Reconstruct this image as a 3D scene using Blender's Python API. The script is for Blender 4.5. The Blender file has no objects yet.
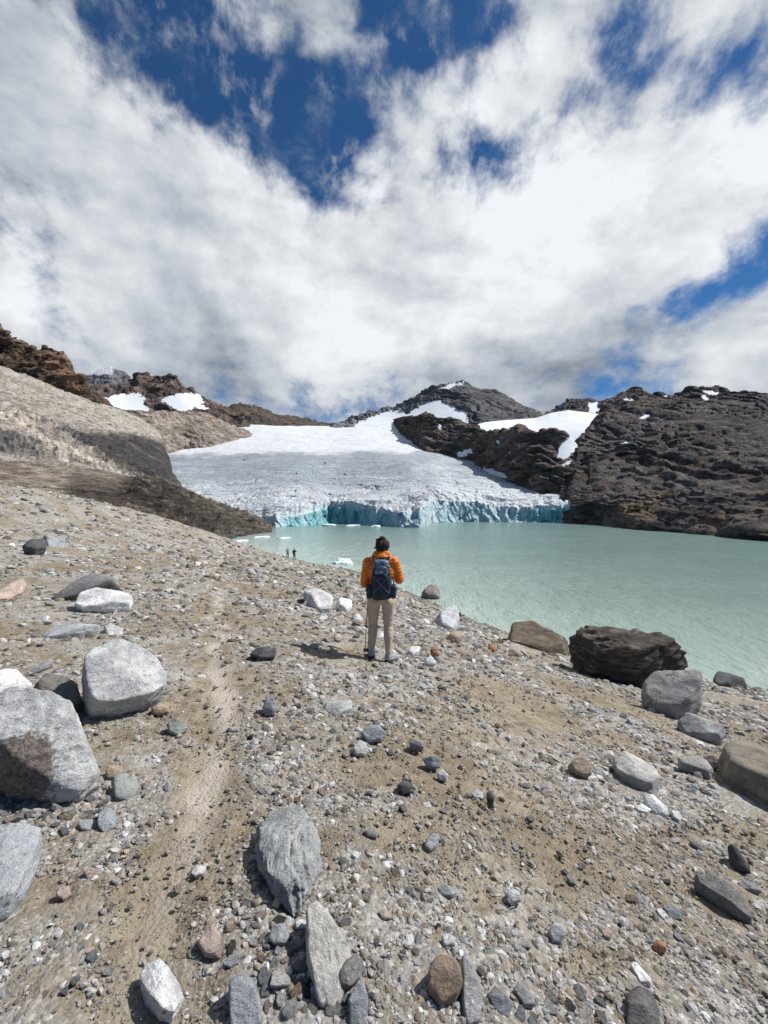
import bpy, math, random
import numpy as np
from mathutils import Vector, Matrix

# ------------------------------------------------------------------ camera
F = 430.0                      # focal length in pixels of the 768 x 1024 frame
CAMZ = 10.6                    # eye above the lake (lake surface is z = 0)
PITCH = math.atan(7 / 430)     # tilted down a little
scene = bpy.context.scene
COL = scene.collection
cam_d = bpy.data.cameras.new('camera')
cam = bpy.data.objects.new('camera', cam_d)
COL.objects.link(cam)
cam_d.sensor_fit = 'VERTICAL'
cam_d.sensor_height = 24.0
cam_d.sensor_width = 18.0
cam_d.lens = F * 24.0 / 1024.0
cam_d.clip_start = 0.05
cam_d.clip_end = 20000
cam.location = (0, 0, CAMZ)
cam.rotation_euler = (math.pi / 2 - PITCH, 0, 0)
scene.camera = cam

# ------------------------------------------------------------------ light
SUN_EL, SUN_AZ = math.radians(49), math.radians(78)   # azimuth clockwise from +Y: the sun stands to the right
sd = bpy.data.lights.new('sun', 'SUN')
sd.energy = 5.0
sd.angle = math.radians(0.5)
sd.color = (1.0, 0.955, 0.89)
sun = bpy.data.objects.new('sun', sd)
COL.objects.link(sun)
to_sun = Vector((math.sin(SUN_AZ) * math.cos(SUN_EL), math.cos(SUN_AZ) * math.cos(SUN_EL), math.sin(SUN_EL)))
sun.rotation_euler = to_sun.to_track_quat('Z', 'Y').to_euler()
scene.view_settings.view_transform = 'Standard'
scene.view_settings.look = 'None'
scene.view_settings.gamma = 1
scene.view_settings.use_curve_mapping = False
scene.view_settings.exposure = EXPOSURE = 0.16
scene.cycles.max_bounces = 6
scene.cycles.diffuse_bounces = 2
scene.cycles.use_denoising = True


class NT:
    """small helper for building node trees"""
    def __init__(s, tree):
        s.t = tree
        tree.nodes.clear()

    def n(s, kind, ins=None, **props):
        nd = s.t.nodes.new(kind)
        for k, v in props.items():
            setattr(nd, k, v)
        for k, v in (ins or {}).items():
            sock = nd.inputs[k]
            if isinstance(v, bpy.types.NodeSocket):
                s.t.links.new(v, sock)
            else:
                sock.default_value = v
        return nd

    def m(s, op, *a, clamp=False):
        nd = s.t.nodes.new('ShaderNodeMath')
        nd.operation = op
        nd.use_clamp = clamp
        for i, v in enumerate(a):
            if isinstance(v, bpy.types.NodeSocket):
                s.t.links.new(v, nd.inputs[i])
            else:
                nd.inputs[i].default_value = v
        return nd.outputs[0]

    def v(s, op, *a):
        nd = s.t.nodes.new('ShaderNodeVectorMath')
        nd.operation = op
        for i, v in enumerate(a):
            if isinstance(v, bpy.types.NodeSocket):
                s.t.links.new(v, nd.inputs[i])
            else:
                nd.inputs[i].default_value = v
        return nd.outputs[0] if op not in ('DOT_PRODUCT', 'LENGTH', 'DISTANCE') else nd.outputs['Value']

    def scl(s, a, k):
        nd = s.t.nodes.new('ShaderNodeVectorMath')
        nd.operation = 'SCALE'
        s.t.links.new(a, nd.inputs[0])
        nd.inputs['Scale'].default_value = k
        return nd.outputs[0]

    def noise(s, vec, scale, detail=6, rough=0.55, dist=0.0, lac=2.0, out='Fac'):
        nd = s.n('ShaderNodeTexNoise', {'Vector': vec, 'Scale': scale, 'Detail': detail, 'Roughness': rough, 'Distortion': dist, 'Lacunarity': lac})
        return nd.outputs[out]

    def ramp(s, fac, lo, hi, a=0.0, b=1.0, smooth=True):
        nd = s.n('ShaderNodeMapRange', {'Value': fac, 'From Min': lo, 'From Max': hi, 'To Min': a, 'To Max': b})
        nd.interpolation_type = 'SMOOTHSTEP' if smooth else 'LINEAR'
        return nd.outputs['Result']

    def mix(s, fac, a, b, blend='MIX'):
        nd = s.t.nodes.new('ShaderNodeMix')
        nd.data_type = 'RGBA'
        nd.blend_type = blend
        for sock, v in ((nd.inputs['Factor'], fac), (nd.inputs[6], a), (nd.inputs[7], b)):
            if isinstance(v, bpy.types.NodeSocket):
                s.t.links.new(v, sock)
            else:
                sock.default_value = (*v, 1.0) if isinstance(v, tuple) and len(v) == 3 else v
        return nd.outputs[2]


def ray_dir(px, py):
    """unit direction of the photograph's ray"""
    v = np.array([(px - 384) / F, 1.0, -(py - 512) / F])
    c, s = math.cos(PITCH), math.sin(PITCH)
    v = np.array([v[0], v[1] * c + v[2] * s, -v[1] * s + v[2] * c])
    return v / np.linalg.norm(v)


# ------------------------------------------------------------------ sky: daylight sky behind broken cloud
world = bpy.data.worlds.new('World')
scene.world = world
world.use_nodes = True
w = NT(world.node_tree)
tc = w.n('ShaderNodeTexCoord').outputs['Generated']
dirn = w.v('NORMALIZE', tc)
sep = w.n('ShaderNodeSeparateXYZ', {'Vector': dirn})
dz = w.m('MAXIMUM', sep.outputs[2], 0.0)
sky = w.n('ShaderNodeTexSky', sky_type='NISHITA', sun_disc=False)
sky.sun_elevation = SUN_EL
sky.sun_rotation = SUN_AZ
sky.altitude = 2500
sky.air_density = 1.0
sky.dust_density = 0.3
sky.ozone_density = 2.5
blue = w.mix(1.0, sky.outputs[0], (0.030, 0.060, 0.080), 'MULTIPLY')
# cloud deck coordinates: the layer overhead runs away to the horizon
cp = w.n('ShaderNodeMapping', {'Vector': dirn, 'Scale': (1.0, 1.0, 1.55), 'Location': (4.3, 2.1, 7.7)}).outputs[0]
warp = w.noise(cp, 2.5, 4, 0.5, out='Color')
cpw = w.v('ADD', cp, w.scl(w.v('SUBTRACT', warp, (0.5, 0.5, 0.5)), 0.12))
big = w.noise(cpw, 3.0, 4, 0.5)
fluff = w.noise(cpw, 7.5, 9, 0.57)
rot = w.n('ShaderNodeMapping', {'Vector': cpw, 'Rotation': (0.3, 0.7, math.radians(-30)), 'Scale': (11.0, 6.0, 6.0)}).outputs[0]
wisp = w.noise(rot, 2.0, 10, 0.62)
cover = w.m('ADD', w.m('MULTIPLY', big, 0.40), w.m('ADD', w.m('MULTIPLY', fluff, 0.42), w.m('MULTIPLY', wisp, 0.34)))
cover = w.m('SUBTRACT', cover, 0.08)
# where the deck opens (negative) and closes (positive): direction, width, amount
spots = [
    # px, py, rx, ry, amount
    (305, 108, 62, 42, -0.22), (225, 95, 38, 40, -0.14), (420, 18, 52, 34, -0.24), (465, 165, 44, 24, -0.21), (325, 170, 30, 34, -0.13),
    (490, 14, 36, 20, -0.10), (180, 2, 40, 18, -0.13), (115, 22, 34, 26, -0.08), (12, 225, 44, 40, -0.20), (158, 235, 14, 22, -0.05),
    (690, 303, 34, 15, -0.18), (765, 262, 30, 26, -0.17), (610, 372, 36, 30, -0.17), (625, 45, 60, 28, -0.13), (570, 145, 50, 24, -0.09), (735, 60, 50, 34, -0.13), (680, 118, 40, 20, -0.05), (700, 15, 60, 20, 0.08), (560, 60, 40, 40, 0.04), (150, 60, 40, 30, 0.03), (330, 30, 40, 30, 0.08),
    (250, 30, 50, 26, 0.12), (60, 140, 110, 90, 0.06), (240, 240, 150, 55, 0.10), (560, 235, 150, 70, 0.10),
    (330, 320, 260, 55, 0.14), (730, 340, 60, 22, 0.12), (410, 110, 30, 60, 0.04), (560, 300, 90, 60, 0.10), (680, 200, 90, 60, 0.06),
]
acc = cover
for px, py, rx, ry, amt in spots:
    d0 = ray_dir(px, py)
    # gaussian lobe in an elliptic neighbourhood of a world direction
    right = np.array([d0[1], -d0[0], 0.0]); right /= np.linalg.norm(right)
    up = np.cross(right, d0)
    k = F / (np.dot(d0, ray_dir(384, 512)) ** 1)       # pixels per unit of angle there, about
    a_ = w.m('MULTIPLY', w.v('DOT_PRODUCT', dirn, tuple(right)), k / rx)
    b_ = w.m('MULTIPLY', w.v('DOT_PRODUCT', dirn, tuple(up)), k / ry)
    fwd = w.m('GREATER_THAN', w.v('DOT_PRODUCT', dirn, tuple(d0)), 0.0)
    g = w.m('EXPONENT', w.m('MULTIPLY', w.m('ADD', w.m('MULTIPLY', a_, a_), w.m('MULTIPLY', b_, b_)), -0.7))
    acc = w.m('ADD', acc, w.m('MULTIPLY', w.m('MULTIPLY', g, fwd), amt))
acc = w.m('SUBTRACT', w.m('ADD', acc, -0.005), w.m('MULTIPLY', w.ramp(sep.outputs[1], 0.25, -0.35), 0.20))  # cloud thinned in the unseen sky behind the camera to deepen shadows
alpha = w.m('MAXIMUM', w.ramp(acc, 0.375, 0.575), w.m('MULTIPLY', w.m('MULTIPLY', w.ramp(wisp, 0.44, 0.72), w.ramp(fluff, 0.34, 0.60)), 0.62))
# cloud brightness: thicker parts grey, sunlit billows white, grey base near the horizon
shade = w.noise(w.v('ADD', cpw, (1.1, 5.7, 2.4)), 2.6, 5, 0.45)
billow = w.noise(w.v('ADD', cpw, (3.1, 1.7, 0.4)), 6.0, 7, 0.50)
litn = w.noise(w.v('ADD', cpw, (0.030, 0.004, 0.030)), 7.5, 9, 0.57)
relief = w.m('SUBTRACT', fluff, litn)
thick = w.ramp(acc, 0.52, 0.80)
low = w.ramp(dz, 0.20, 0.46)
lum = w.m('ADD', 0.46, w.m('MULTIPLY', low, 0.15))
lum = w.m('ADD', lum, w.m('MULTIPLY', w.m('SUBTRACT', shade, 0.5), 1.5))
lum = w.m('ADD', lum, w.m('MULTIPLY', w.m('SUBTRACT', billow, 0.5), 0.35))
lum = w.m('ADD', lum, w.m('MULTIPLY', relief, 0.9))
lum = w.m('ADD', lum, w.m('MULTIPLY', thick, 0.04))
for px, py, rx, ry, amt in [(560, 225, 170, 70, 0.20), (190, 215, 130, 45, 0.10), (60, 60, 90, 60, -0.05), (365, 275, 36, 16, -0.05), (470, 290, 130, 24, -0.08),
                            (280, 385, 200, 30, 0.02), (735, 345, 60, 30, 0.22), (190, 325, 170, 40, 0.09), (60, 250, 80, 60, 0.05), (420, 345, 120, 30, 0.05), (480, 335, 80, 20, 0.06), (380, 220, 90, 30, 0.10), (700, 160, 80, 60, 0.06), (100, 250, 120, 60, 0.05)]:
    d0 = ray_dir(px, py)
    right = np.array([d0[1], -d0[0], 0.0]); right /= np.linalg.norm(right)
    up = np.cross(right, d0)
    k = F / np.dot(d0, ray_dir(384, 512))
    a_ = w.m('MULTIPLY', w.v('DOT_PRODUCT', dirn, tuple(right)), k / rx)
    b_ = w.m('MULTIPLY', w.v('DOT_PRODUCT', dirn, tuple(up)), k / ry)
    fwd = w.m('GREATER_THAN', w.v('DOT_PRODUCT', dirn, tuple(d0)), 0.0)
    g = w.m('EXPONENT', w.m('MULTIPLY', w.m('ADD', w.m('MULTIPLY', a_, a_), w.m('MULTIPLY', b_, b_)), -0.7))
    lum = w.m('ADD', lum, w.m('MULTIPLY', w.m('MULTIPLY', g, fwd), amt))
lum = w.ramp(lum, 0.05, 0.95, 0.20, 0.82, smooth=False)
ccol = w.mix(w.ramp(lum, 0.3, 0.75), (0.86, 0.97, 1.12), (0.965, 0.99, 1.03))
comb = w.n('ShaderNodeCombineXYZ', {'X': lum, 'Y': lum, 'Z': lum}).outputs[0]
ccol = w.mix(1.0, ccol, comb, 'MULTIPLY')
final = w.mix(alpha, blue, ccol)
# cloud light mainly from ahead; dim grey ambient is added below the horizon
below = w.ramp(sep.outputs[2], -0.05, 0.0)
final = w.mix(below, (0.10, 0.11, 0.12), final)
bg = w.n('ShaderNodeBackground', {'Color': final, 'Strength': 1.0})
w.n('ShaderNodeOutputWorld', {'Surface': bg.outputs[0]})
world.cycles.sampling_method = 'MANUAL'
world.cycles.sample_map_resolution = 512

# ------------------------------------------------------------------ numpy noise


def _hash(ix, iy, iz, seed):
    h = (ix * 374761393 + iy * 668265263 + iz * 2147483647 + seed * 1274126177) & 0xFFFFFFFF
    h = ((h ^ (h >> 13)) * 1274126177) & 0xFFFFFFFF
    h = ((h ^ (h >> 15)) * 2246822519) & 0xFFFFFFFF
    return h ^ (h >> 16)


_rg = np.random.default_rng(5)
_G = _rg.normal(size=(256, 3)); _G /= np.linalg.norm(_G, axis=1)[:, None]


def perlin(p, seed=0):
    p = np.asarray(p, dtype=np.float64)
    i = np.floor(p).astype(np.int64)
    f = p - i
    u = f * f * f * (f * (f * 6 - 15) + 10)
    r = np.zeros(len(p))
    for dx in (0, 1):
        wx = u[:, 0] if dx else 1 - u[:, 0]
        for dy in (0, 1):
            wy = u[:, 1] if dy else 1 - u[:, 1]
            for dzz in (0, 1):
                wz = u[:, 2] if dzz else 1 - u[:, 2]
                g = _G[_hash(i[:, 0] + dx, i[:, 1] + dy, i[:, 2] + dzz, seed) & 255]
                dot = g[:, 0] * (f[:, 0] - dx) + g[:, 1] * (f[:, 1] - dy) + g[:, 2] * (f[:, 2] - dzz)
                r += wx * wy * wz * dot
    return r * 1.6


def fbm(p, octaves=5, gain=0.5, lac=2.03, seed=0):
    a, s, r = 1.0, 1.0, 0.0
    p = np.asarray(p, dtype=np.float64)
    for o in range(octaves):
        r = r + a * perlin(p * s, seed + o * 17)
        a *= gain; s *= lac
    return r


def ridged(p, octaves=5, gain=0.5, lac=2.1, seed=0):
    a, s, r = 1.0, 1.0, 0.0
    for o in range(octaves):
        r = r + a * (1 - 2.2 * np.abs(perlin(p * s, seed + o * 31)))
        a *= gain; s *= lac
    return r


def smooth(x, a, b):
    t = np.clip((x - a) / (b - a), 0, 1)
    return t * t * (3 - 2 * t)


# ------------------------------------------------------------------ mesh helpers
def mk_mesh(name, V, Fc, mat=None, attrs=None, flat=False):
    """V (n,3), Fc (m,3 or 4)"""
    me = bpy.data.meshes.new(name)
    V = np.asarray(V, dtype=np.float32); Fc = np.asarray(Fc, dtype=np.int32)
    k = Fc.shape[1]
    me.vertices.add(len(V)); me.vertices.foreach_set('co', V.ravel())
    me.loops.add(Fc.size); me.loops.foreach_set('vertex_index', Fc.ravel())
    me.polygons.add(len(Fc))
    me.polygons.foreach_set('loop_start', np.arange(0, Fc.size, k, dtype=np.int32))
    me.polygons.foreach_set('loop_total', np.full(len(Fc), k, dtype=np.int32))
    me.update(calc_edges=True)
    me.polygons.foreach_set('use_smooth', np.full(len(Fc), not flat))
    for an, arr in (attrs or {}).items():
        arr = np.asarray(arr, dtype=np.float32)
        if arr.ndim == 1:
            at = me.attributes.new(an, 'FLOAT', 'POINT'); at.data.foreach_set('value', arr)
        else:
            if arr.shape[1] == 3:
                arr = np.c_[arr, np.ones(len(arr), dtype=np.float32)]
            at = me.attributes.new(an, 'FLOAT_COLOR', 'POINT'); at.data.foreach_set('color', np.ascontiguousarray(arr, dtype=np.float32).ravel())
    if mat:
        me.materials.append(mat)
    me.validate()
    return me


def link(name, me, parent=None, loc=None):
    o = bpy.data.objects.new(name, me)
    COL.objects.link(o)
    if parent:
        o.parent = parent
    if loc is not None:
        o.location = loc
    return o


def tag(o, label=None, cat=None, group=None, kind=None):
    if label: o['label'] = label
    if cat: o['category'] = cat
    if group: o['group'] = group
    if kind: o['kind'] = kind
    return o


def empty(name, loc, rz=0):
    o = bpy.data.objects.new(name, None)
    COL.objects.link(o)
    o.empty_display_size = 0.1
    o.location = loc
    o.rotation_euler = (0, 0, rz)
    return o


def grid_faces(nr, nc, wrap=False):
    i = np.arange(nr - 1)[:, None]
    j = np.arange(nc if wrap else nc - 1)[None, :]
    jn = (j + 1) % nc
    a = i * nc + j; b = i * nc + jn; c = (i + 1) * nc + jn; d = (i + 1) * nc + j
    return np.stack([a, b, c, d], axis=-1).reshape(-1, 4)


def P(px, py, d):
    """world point seen at pixel px, py at depth d along the view axis (arrays allowed)"""
    px, py, d = np.broadcast_arrays(np.asarray(px, float), np.asarray(py, float), np.asarray(d, float))
    c, s = math.cos(PITCH), math.sin(PITCH)
    x = (px - 384) / F; z = -(py - 512) / F
    return np.stack([x * d, (c + z * s) * d, CAMZ + (-s + z * c) * d], axis=-1)


def project(p):
    p = np.asarray(p, float)
    c, s = math.cos(PITCH), math.sin(PITCH)
    x, y, z = p[..., 0], p[..., 1], p[..., 2] - CAMZ
    dep = y * c - z * s
    up = y * s + z * c
    return 384 + F * x / dep, 512 - F * up / dep, dep


def shore_d(py):
    return CAMZ * F / (py - 505.0)


def in_poly(px, py, poly):
    px = np.asarray(px); py = np.asarray(py)
    r = np.zeros(px.shape, bool)
    n = len(poly)
    for i in range(n):
        x0, y0 = poly[i]; x1, y1 = poly[(i + 1) % n]
        if y0 == y1:
            continue
        c = ((y0 > py) != (y1 > py)) & (px < (x1 - x0) * (py - y0) / (y1 - y0) + x0)
        r ^= c
    return r


def poly_dist(px, py, poly):
    """signed distance to a polygon, positive inside"""
    px = np.asarray(px, float); py = np.asarray(py, float)
    d = np.full(px.shape, 1e9)
    n = len(poly)
    for i in range(n):
        x0, y0 = poly[i]; x1, y1 = poly[(i + 1) % n]
        ex, ey = x1 - x0, y1 - y0
        t = np.clip(((px - x0) * ex + (py - y0) * ey) / (ex * ex + ey * ey + 1e-9), 0, 1)
        d = np.minimum(d, np.hypot(px - x0 - t * ex, py - y0 - t * ey))
    return np.where(in_poly(px, py, poly), d, -d)
# ------------------------------------------------------------------ materials of the setting
def new_mat(name):
    m = bpy.data.materials.new(name)
    m.use_nodes = True
    return m, NT(m.node_tree)


def finish(t, base, rough=0.9, bump_h=None, bump_s=0.5, bump_d=0.02, spec=0.25, extra=None):
    ins = {'Base Color': base, 'Roughness': rough, 'Specular IOR Level': spec}
    if bump_h is not None:
        b = t.n('ShaderNodeBump', {'Height': bump_h, 'Strength': bump_s, 'Distance': bump_d})
        ins['Normal'] = b.outputs[0]
    ins.update(extra or {})
    p = t.n('ShaderNodeBsdfPrincipled', ins)
    t.n('ShaderNodeOutputMaterial', {'Surface': p.outputs[0]})
    return p


def mat_ground():
    m, t = new_mat('stony_soil')
    pos = t.n('ShaderNodeNewGeometry').outputs['Position']
    soil = t.n('ShaderNodeAttribute', attribute_name='soil').outputs['Fac']
    wet = t.n('ShaderNodeAttribute', attribute_name='wet').outputs['Fac']
    n1 = t.noise(pos, 0.9, 6, 0.6)
    n2 = t.noise(pos, 9.0, 6, 0.65)
    n3 = t.noise(pos, 60.0, 5, 0.7)
    vor = t.n('ShaderNodeTexVoronoi', {'Vector': pos, 'Scale': 55.0, 'Randomness': 1.0}, feature='F1')
    vor2 = t.n('ShaderNodeTexVoronoi', {'Vector': pos, 'Scale': 17.0, 'Randomness': 1.0}, feature='F1')
    soilc = t.mix(t.ramp(n1, 0.35, 0.65), (0.245, 0.205, 0.145), (0.340, 0.295, 0.225))
    soilc = t.mix(t.ramp(n2, 0.35, 0.7), soilc, (0.165, 0.132, 0.093))
    grav = t.mix(t.ramp(n2, 0.3, 0.7), (0.205, 0.184, 0.152), (0.310, 0.286, 0.250))
    pale = t.ramp(vor.outputs['Color'], 0.35, 0.95, 0.0, 1.0)
    grav = t.mix(pale, grav, (0.44, 0.435, 0.42))
    dark = t.ramp(vor2.outputs['Color'], 0.55, 0.95)
    vor3 = t.n('ShaderNodeTexVoronoi', {'Vector': pos, 'Scale': 4.5, 'Randomness': 1.0}, feature='F1')
    grav = t.mix(t.ramp(vor3.outputs['Color'], 0.45, 0.95, 0.0, 0.55), grav, (0.46, 0.455, 0.44))
    grav = t.mix(t.m('MULTIPLY', dark, 0.45), grav, (0.085, 0.08, 0.075))
    pebbly = t.ramp(t.m('ADD', vor.outputs['Distance'], t.m('MULTIPLY', n3, 0.25)), 0.25, 0.6, 1.0, 0.0)
    fac = t.m('SUBTRACT', soil, t.m('MULTIPLY', pebbly, 0.22), clamp=True)
    fac = t.ramp(t.m('ADD', fac, t.m('MULTIPLY', t.m('SUBTRACT', n2, 0.5), 0.9)), 0.15, 0.75)
    col = t.mix(fac, grav, soilc)
    col = t.mix(t.ramp(n3, 0.55, 0.8, 0.0, 0.55), col, (0.43, 0.41, 0.38))
    col = t.mix(t.ramp(n3, 0.22, 0.42, 0.35, 0.0), col, (0.075, 0.065, 0.05))
    trail = t.n('ShaderNodeAttribute', attribute_name='trail').outputs['Fac']
    col = t.mix(t.ramp(t.m('ADD', trail, t.m('MULTIPLY', t.m('SUBTRACT', n2, 0.5), 0.8)), 0.25, 0.85, 0.0, 0.85), col, t.mix(t.ramp(n3, 0.3, 0.7), (0.40, 0.36, 0.30), (0.50, 0.46, 0.40)))
    col = t.mix(t.m('MULTIPLY', wet, 0.75), col, (0.085, 0.078, 0.062))
    h = t.m('ADD', t.m('MULTIPLY', n2, 0.55), t.m('ADD', t.m('MULTIPLY', n3, 0.35), t.m('MULTIPLY', vor.outputs['Distance'], -0.25)))
    finish(t, col, 0.95, h, 0.9, 0.035, 0.15)
    return m


def mat_far_rock(name='mountain_rock', sc=1.0, bump=1.6, strat=(0.25, -0.42, 0.0)):
    """albedo from the vertex attribute 'col', broken by bands and blotches; 'snow' lays snow over it"""
    m, t = new_mat(name)
    pos = t.n('ShaderNodeNewGeometry').outputs['Position']
    colr = t.n('ShaderNodeAttribute', attribute_name='col').outputs['Color']
    snow = t.n('ShaderNodeAttribute', attribute_name='snow').outputs['Fac']
    mp = t.n('ShaderNodeMapping', {'Vector': pos, 'Rotation': strat, 'Scale': (0.25 * sc, 0.25 * sc, 1.5 * sc)}).outputs[0]
    band = t.noise(mp, 0.30, 9, 0.68, 0.4)
    blot = t.noise(pos, 0.05 * sc, 8, 0.65)
    fine = t.noise(pos, 0.55 * sc, 8, 0.72)
    bk = 0.36 if name != 'scree' else 0.80
    c = t.mix(t.ramp(band, 0.40, 0.60, 0.0, 1.0), t.mix(1.0, colr, (bk, bk, bk * 1.03), 'MULTIPLY'), t.mix(1.0, colr, (1.25, 1.22, 1.2), 'MULTIPLY'))
    c = t.mix(t.ramp(fine, 0.46, 0.68, 0.0, 0.8), c, t.mix(1.0, colr, (2.1, 2.05, 2.0), 'MULTIPLY'))
    c = t.mix(t.ramp(blot, 0.35, 0.5, 0.6, 0.0), c, t.mix(1.0, colr, (0.55, 0.52, 0.50), 'MULTIPLY'))
    if name == 'scree':
        for sc_, th_, colv in ((0.45, 0.70, (1.75, 1.72, 1.66)), (0.16, 0.78, (1.5, 1.46, 1.40)), (0.8, 0.74, (0.45, 0.43, 0.41)), (0.30, 0.80, (0.42, 0.40, 0.38))):
            vr = t.n('ShaderNodeTexVoronoi', {'Vector': t.v('ADD', pos, t.scl(t.v('SUBTRACT', t.noise(pos, 0.8, 3, 0.6, out='Color'), (0.5, 0.5, 0.5)), 2.0)), 'Scale': sc_}, feature='F1')
            sel = t.m('MULTIPLY', t.ramp(t.n('ShaderNodeSeparateColor', {'Color': vr.outputs['Color']}).outputs[0], th_, th_ + 0.04), t.ramp(vr.outputs['Distance'], 0.55, 0.30))
            c = t.mix(t.m('MULTIPLY', sel, 0.85), c, t.mix(1.0, colr, colv, 'MULTIPLY'))
    sn = t.m('ADD', snow, t.m('MULTIPLY', t.m('SUBTRACT', fine, 0.5), 0.8))
    sf = t.ramp(sn, 0.42, 0.56)
    c = t.mix(sf, c, (0.72, 0.75, 0.79))
    h = t.m('ADD', t.m('MULTIPLY', band, 1.0), t.m('MULTIPLY', fine, 0.8))
    h = t.m('MULTIPLY', h, t.m('SUBTRACT', 1.05, sf))
    finish(t, c, 0.92, h, 0.9, bump, 0.12)
    return m


M_ground = mat_ground()
M_rockfar = mat_far_rock()
M_scree = mat_far_rock('scree', 2.2, 0.5, (0.1, -0.35, 0.0))
M_mor = mat_far_rock('moraine', 2.4, 0.9, (0.2, -0.40, 0.0))

# ------------------------------------------------------------------ ground height
ctrl = [
    (0, 487, 45), (60, 500, 58), (120, 514, 75), (180, 529, 98),
    (0, 1024, 1.25), (0, 850, 1.85), (0, 750, 2.6), (0, 650, 4.4), (0, 600, 6.8), (0, 560, 12), (0, 520, 26),
    (100, 600, 7.5), (100, 550, 22),
    (200, 1024, 1.28), (200, 850, 1.9), (200, 750, 2.75), (200, 650, 5.0), (200, 600, 8.3), (200, 570, 14), (200, 550, 34),
    (290, 575, 22), (290, 565, 45),
    (384, 1024, 1.33), (384, 850, 2.05), (384, 750, 3.1), (384, 663, 5.8), (384, 622, 10), (384, 600, 20), (384, 590, 36),
    (470, 700, 4.9), (480, 650, 10), (480, 633, 22),
    (560, 1024, 1.5), (560, 850, 2.5), (560, 750, 4.2), (560, 700, 6.5), (560, 670, 11), (560, 655, 20),
    (660, 690, 13), (700, 700, 13),
    (768, 1024, 1.75), (768, 850, 3.1), (768, 770, 5.2), (768, 730, 8), (768, 705, 14),
]
shore = [(225, 543), (260, 551), (288, 558), (340, 567), (385, 583), (430, 601), (480, 622), (520, 636), (600, 652), (680, 676), (768, 690), (900, 716)]
cp_ = [P(a, b, c) for a, b, c in ctrl]
sh_ = [P(a, b, shore_d(b)) for a, b in shore]
cp_ += sh_
for i, s_ in enumerate(sh_):           # lake bed beyond the shore
    nrm = np.array([0.62, 0.78, 0]) if i > 1 else np.array([0.3, 0.95, 0])
    cp_.append(s_ + nrm * (4 + 0.10 * s_[1]) + np.array([0, 0, -1.6 - 0.01 * s_[1]]))
    cp_.append(s_ + nrm * (14 + 0.5 * s_[1]) + np.array([0, 0, -8.0]))
# behind the left crest the slope falls away again
for a, b, c in [(0, 487, 45), (60, 500, 58), (120, 514, 75), (180, 529, 98)]:
    q = P(a, b, c)
    cp_.append(q + np.array([-0.35 * c, 0.45 * c, -0.06 * c - 1.0]))
cp_ += [np.array(v) for v in [(-90, 60, 13.0), (-60, 20, 15.5), (-30, 0, 13.6), (-12, 0, 10.9), (-6, 0, 9.7), (-3, 0, 9.25), (3, 0, 8.5), (6, 0, 7.8), (12, 0, 6.4), (25, 0, 3.6), (45, 0, -1.5), (45, 15, -4), (0, -6, 9.6), (8, -10, 8.4), (-10, -10, 11.8), (0, -40, 12), (-60, -60, 22), (50, -40, 0.5), (90, 0, -9)]]
cp_ = np.array(cp_)


def warpc(X, Y):
    return np.stack([np.arcsinh(X / 3.0), np.arcsinh(Y / 3.0)], axis=-1)


_cu = warpc(cp_[:, 0], cp_[:, 1])


def _tps(r2):
    return 0.5 * r2 * np.log(r2 + 1e-12)


_n = len(cp_)
_K = _tps(((_cu[:, None] - _cu[None]) ** 2).sum(-1)) + np.eye(_n) * 0.0008
_Pm = np.c_[np.ones(_n), _cu]
_A = np.zeros((_n + 3, _n + 3)); _A[:_n, :_n] = _K; _A[:_n, _n:] = _Pm; _A[_n:, :_n] = _Pm.T
_sol = np.linalg.solve(_A, np.r_[cp_[:, 2], 0, 0, 0])


def ground_base(X, Y):
    X = np.asarray(X, float).ravel(); Y = np.asarray(Y, float).ravel()
    u = warpc(X, Y)
    z = _sol[_n] + u @ _sol[_n + 1:]
    for i in range(_n):
        r2 = ((u - _cu[i]) ** 2).sum(-1)
        z += _sol[i] * _tps(r2)
    return z


# worn trail and bare soil, outlined where they lie in the picture
trail_px = [(214, 560, 5), (216, 600, 10), (218, 640, 18), (216, 690, 28), (225, 740, 36), (205, 800, 48), (180, 870, 62), (150, 950, 80), (120, 1060, 100)]
soil_px = [(215, 650, 26, 40), (200, 760, 40, 40), (640, 760, 40, 12), (460, 715, 70, 14), (130, 560, 60, 8), (380, 880, 26, 20), (50, 655, 60, 9), (30, 625, 60, 8), (35, 575, 40, 5), (130, 745, 70, 26), (190, 700, 40, 30), (110, 770, 40, 16), (60, 900, 90, 45), (150, 920, 80, 40), (80, 990, 90, 40),
           (195, 990, 34, 34), (330, 842, 26, 40), (400, 830, 50, 32), (360, 700, 30, 8), (330, 655, 50, 9), (470, 735, 45, 12), (570, 705, 110, 30), (500, 690, 90, 22),
           (620, 740, 40, 12), (490, 900, 26, 26), (660, 830, 50, 10), (735, 830, 60, 20), (600, 960, 60, 20), (350, 890, 18, 22), (260, 830, 16, 28), (440, 940, 24, 14)]


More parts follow.
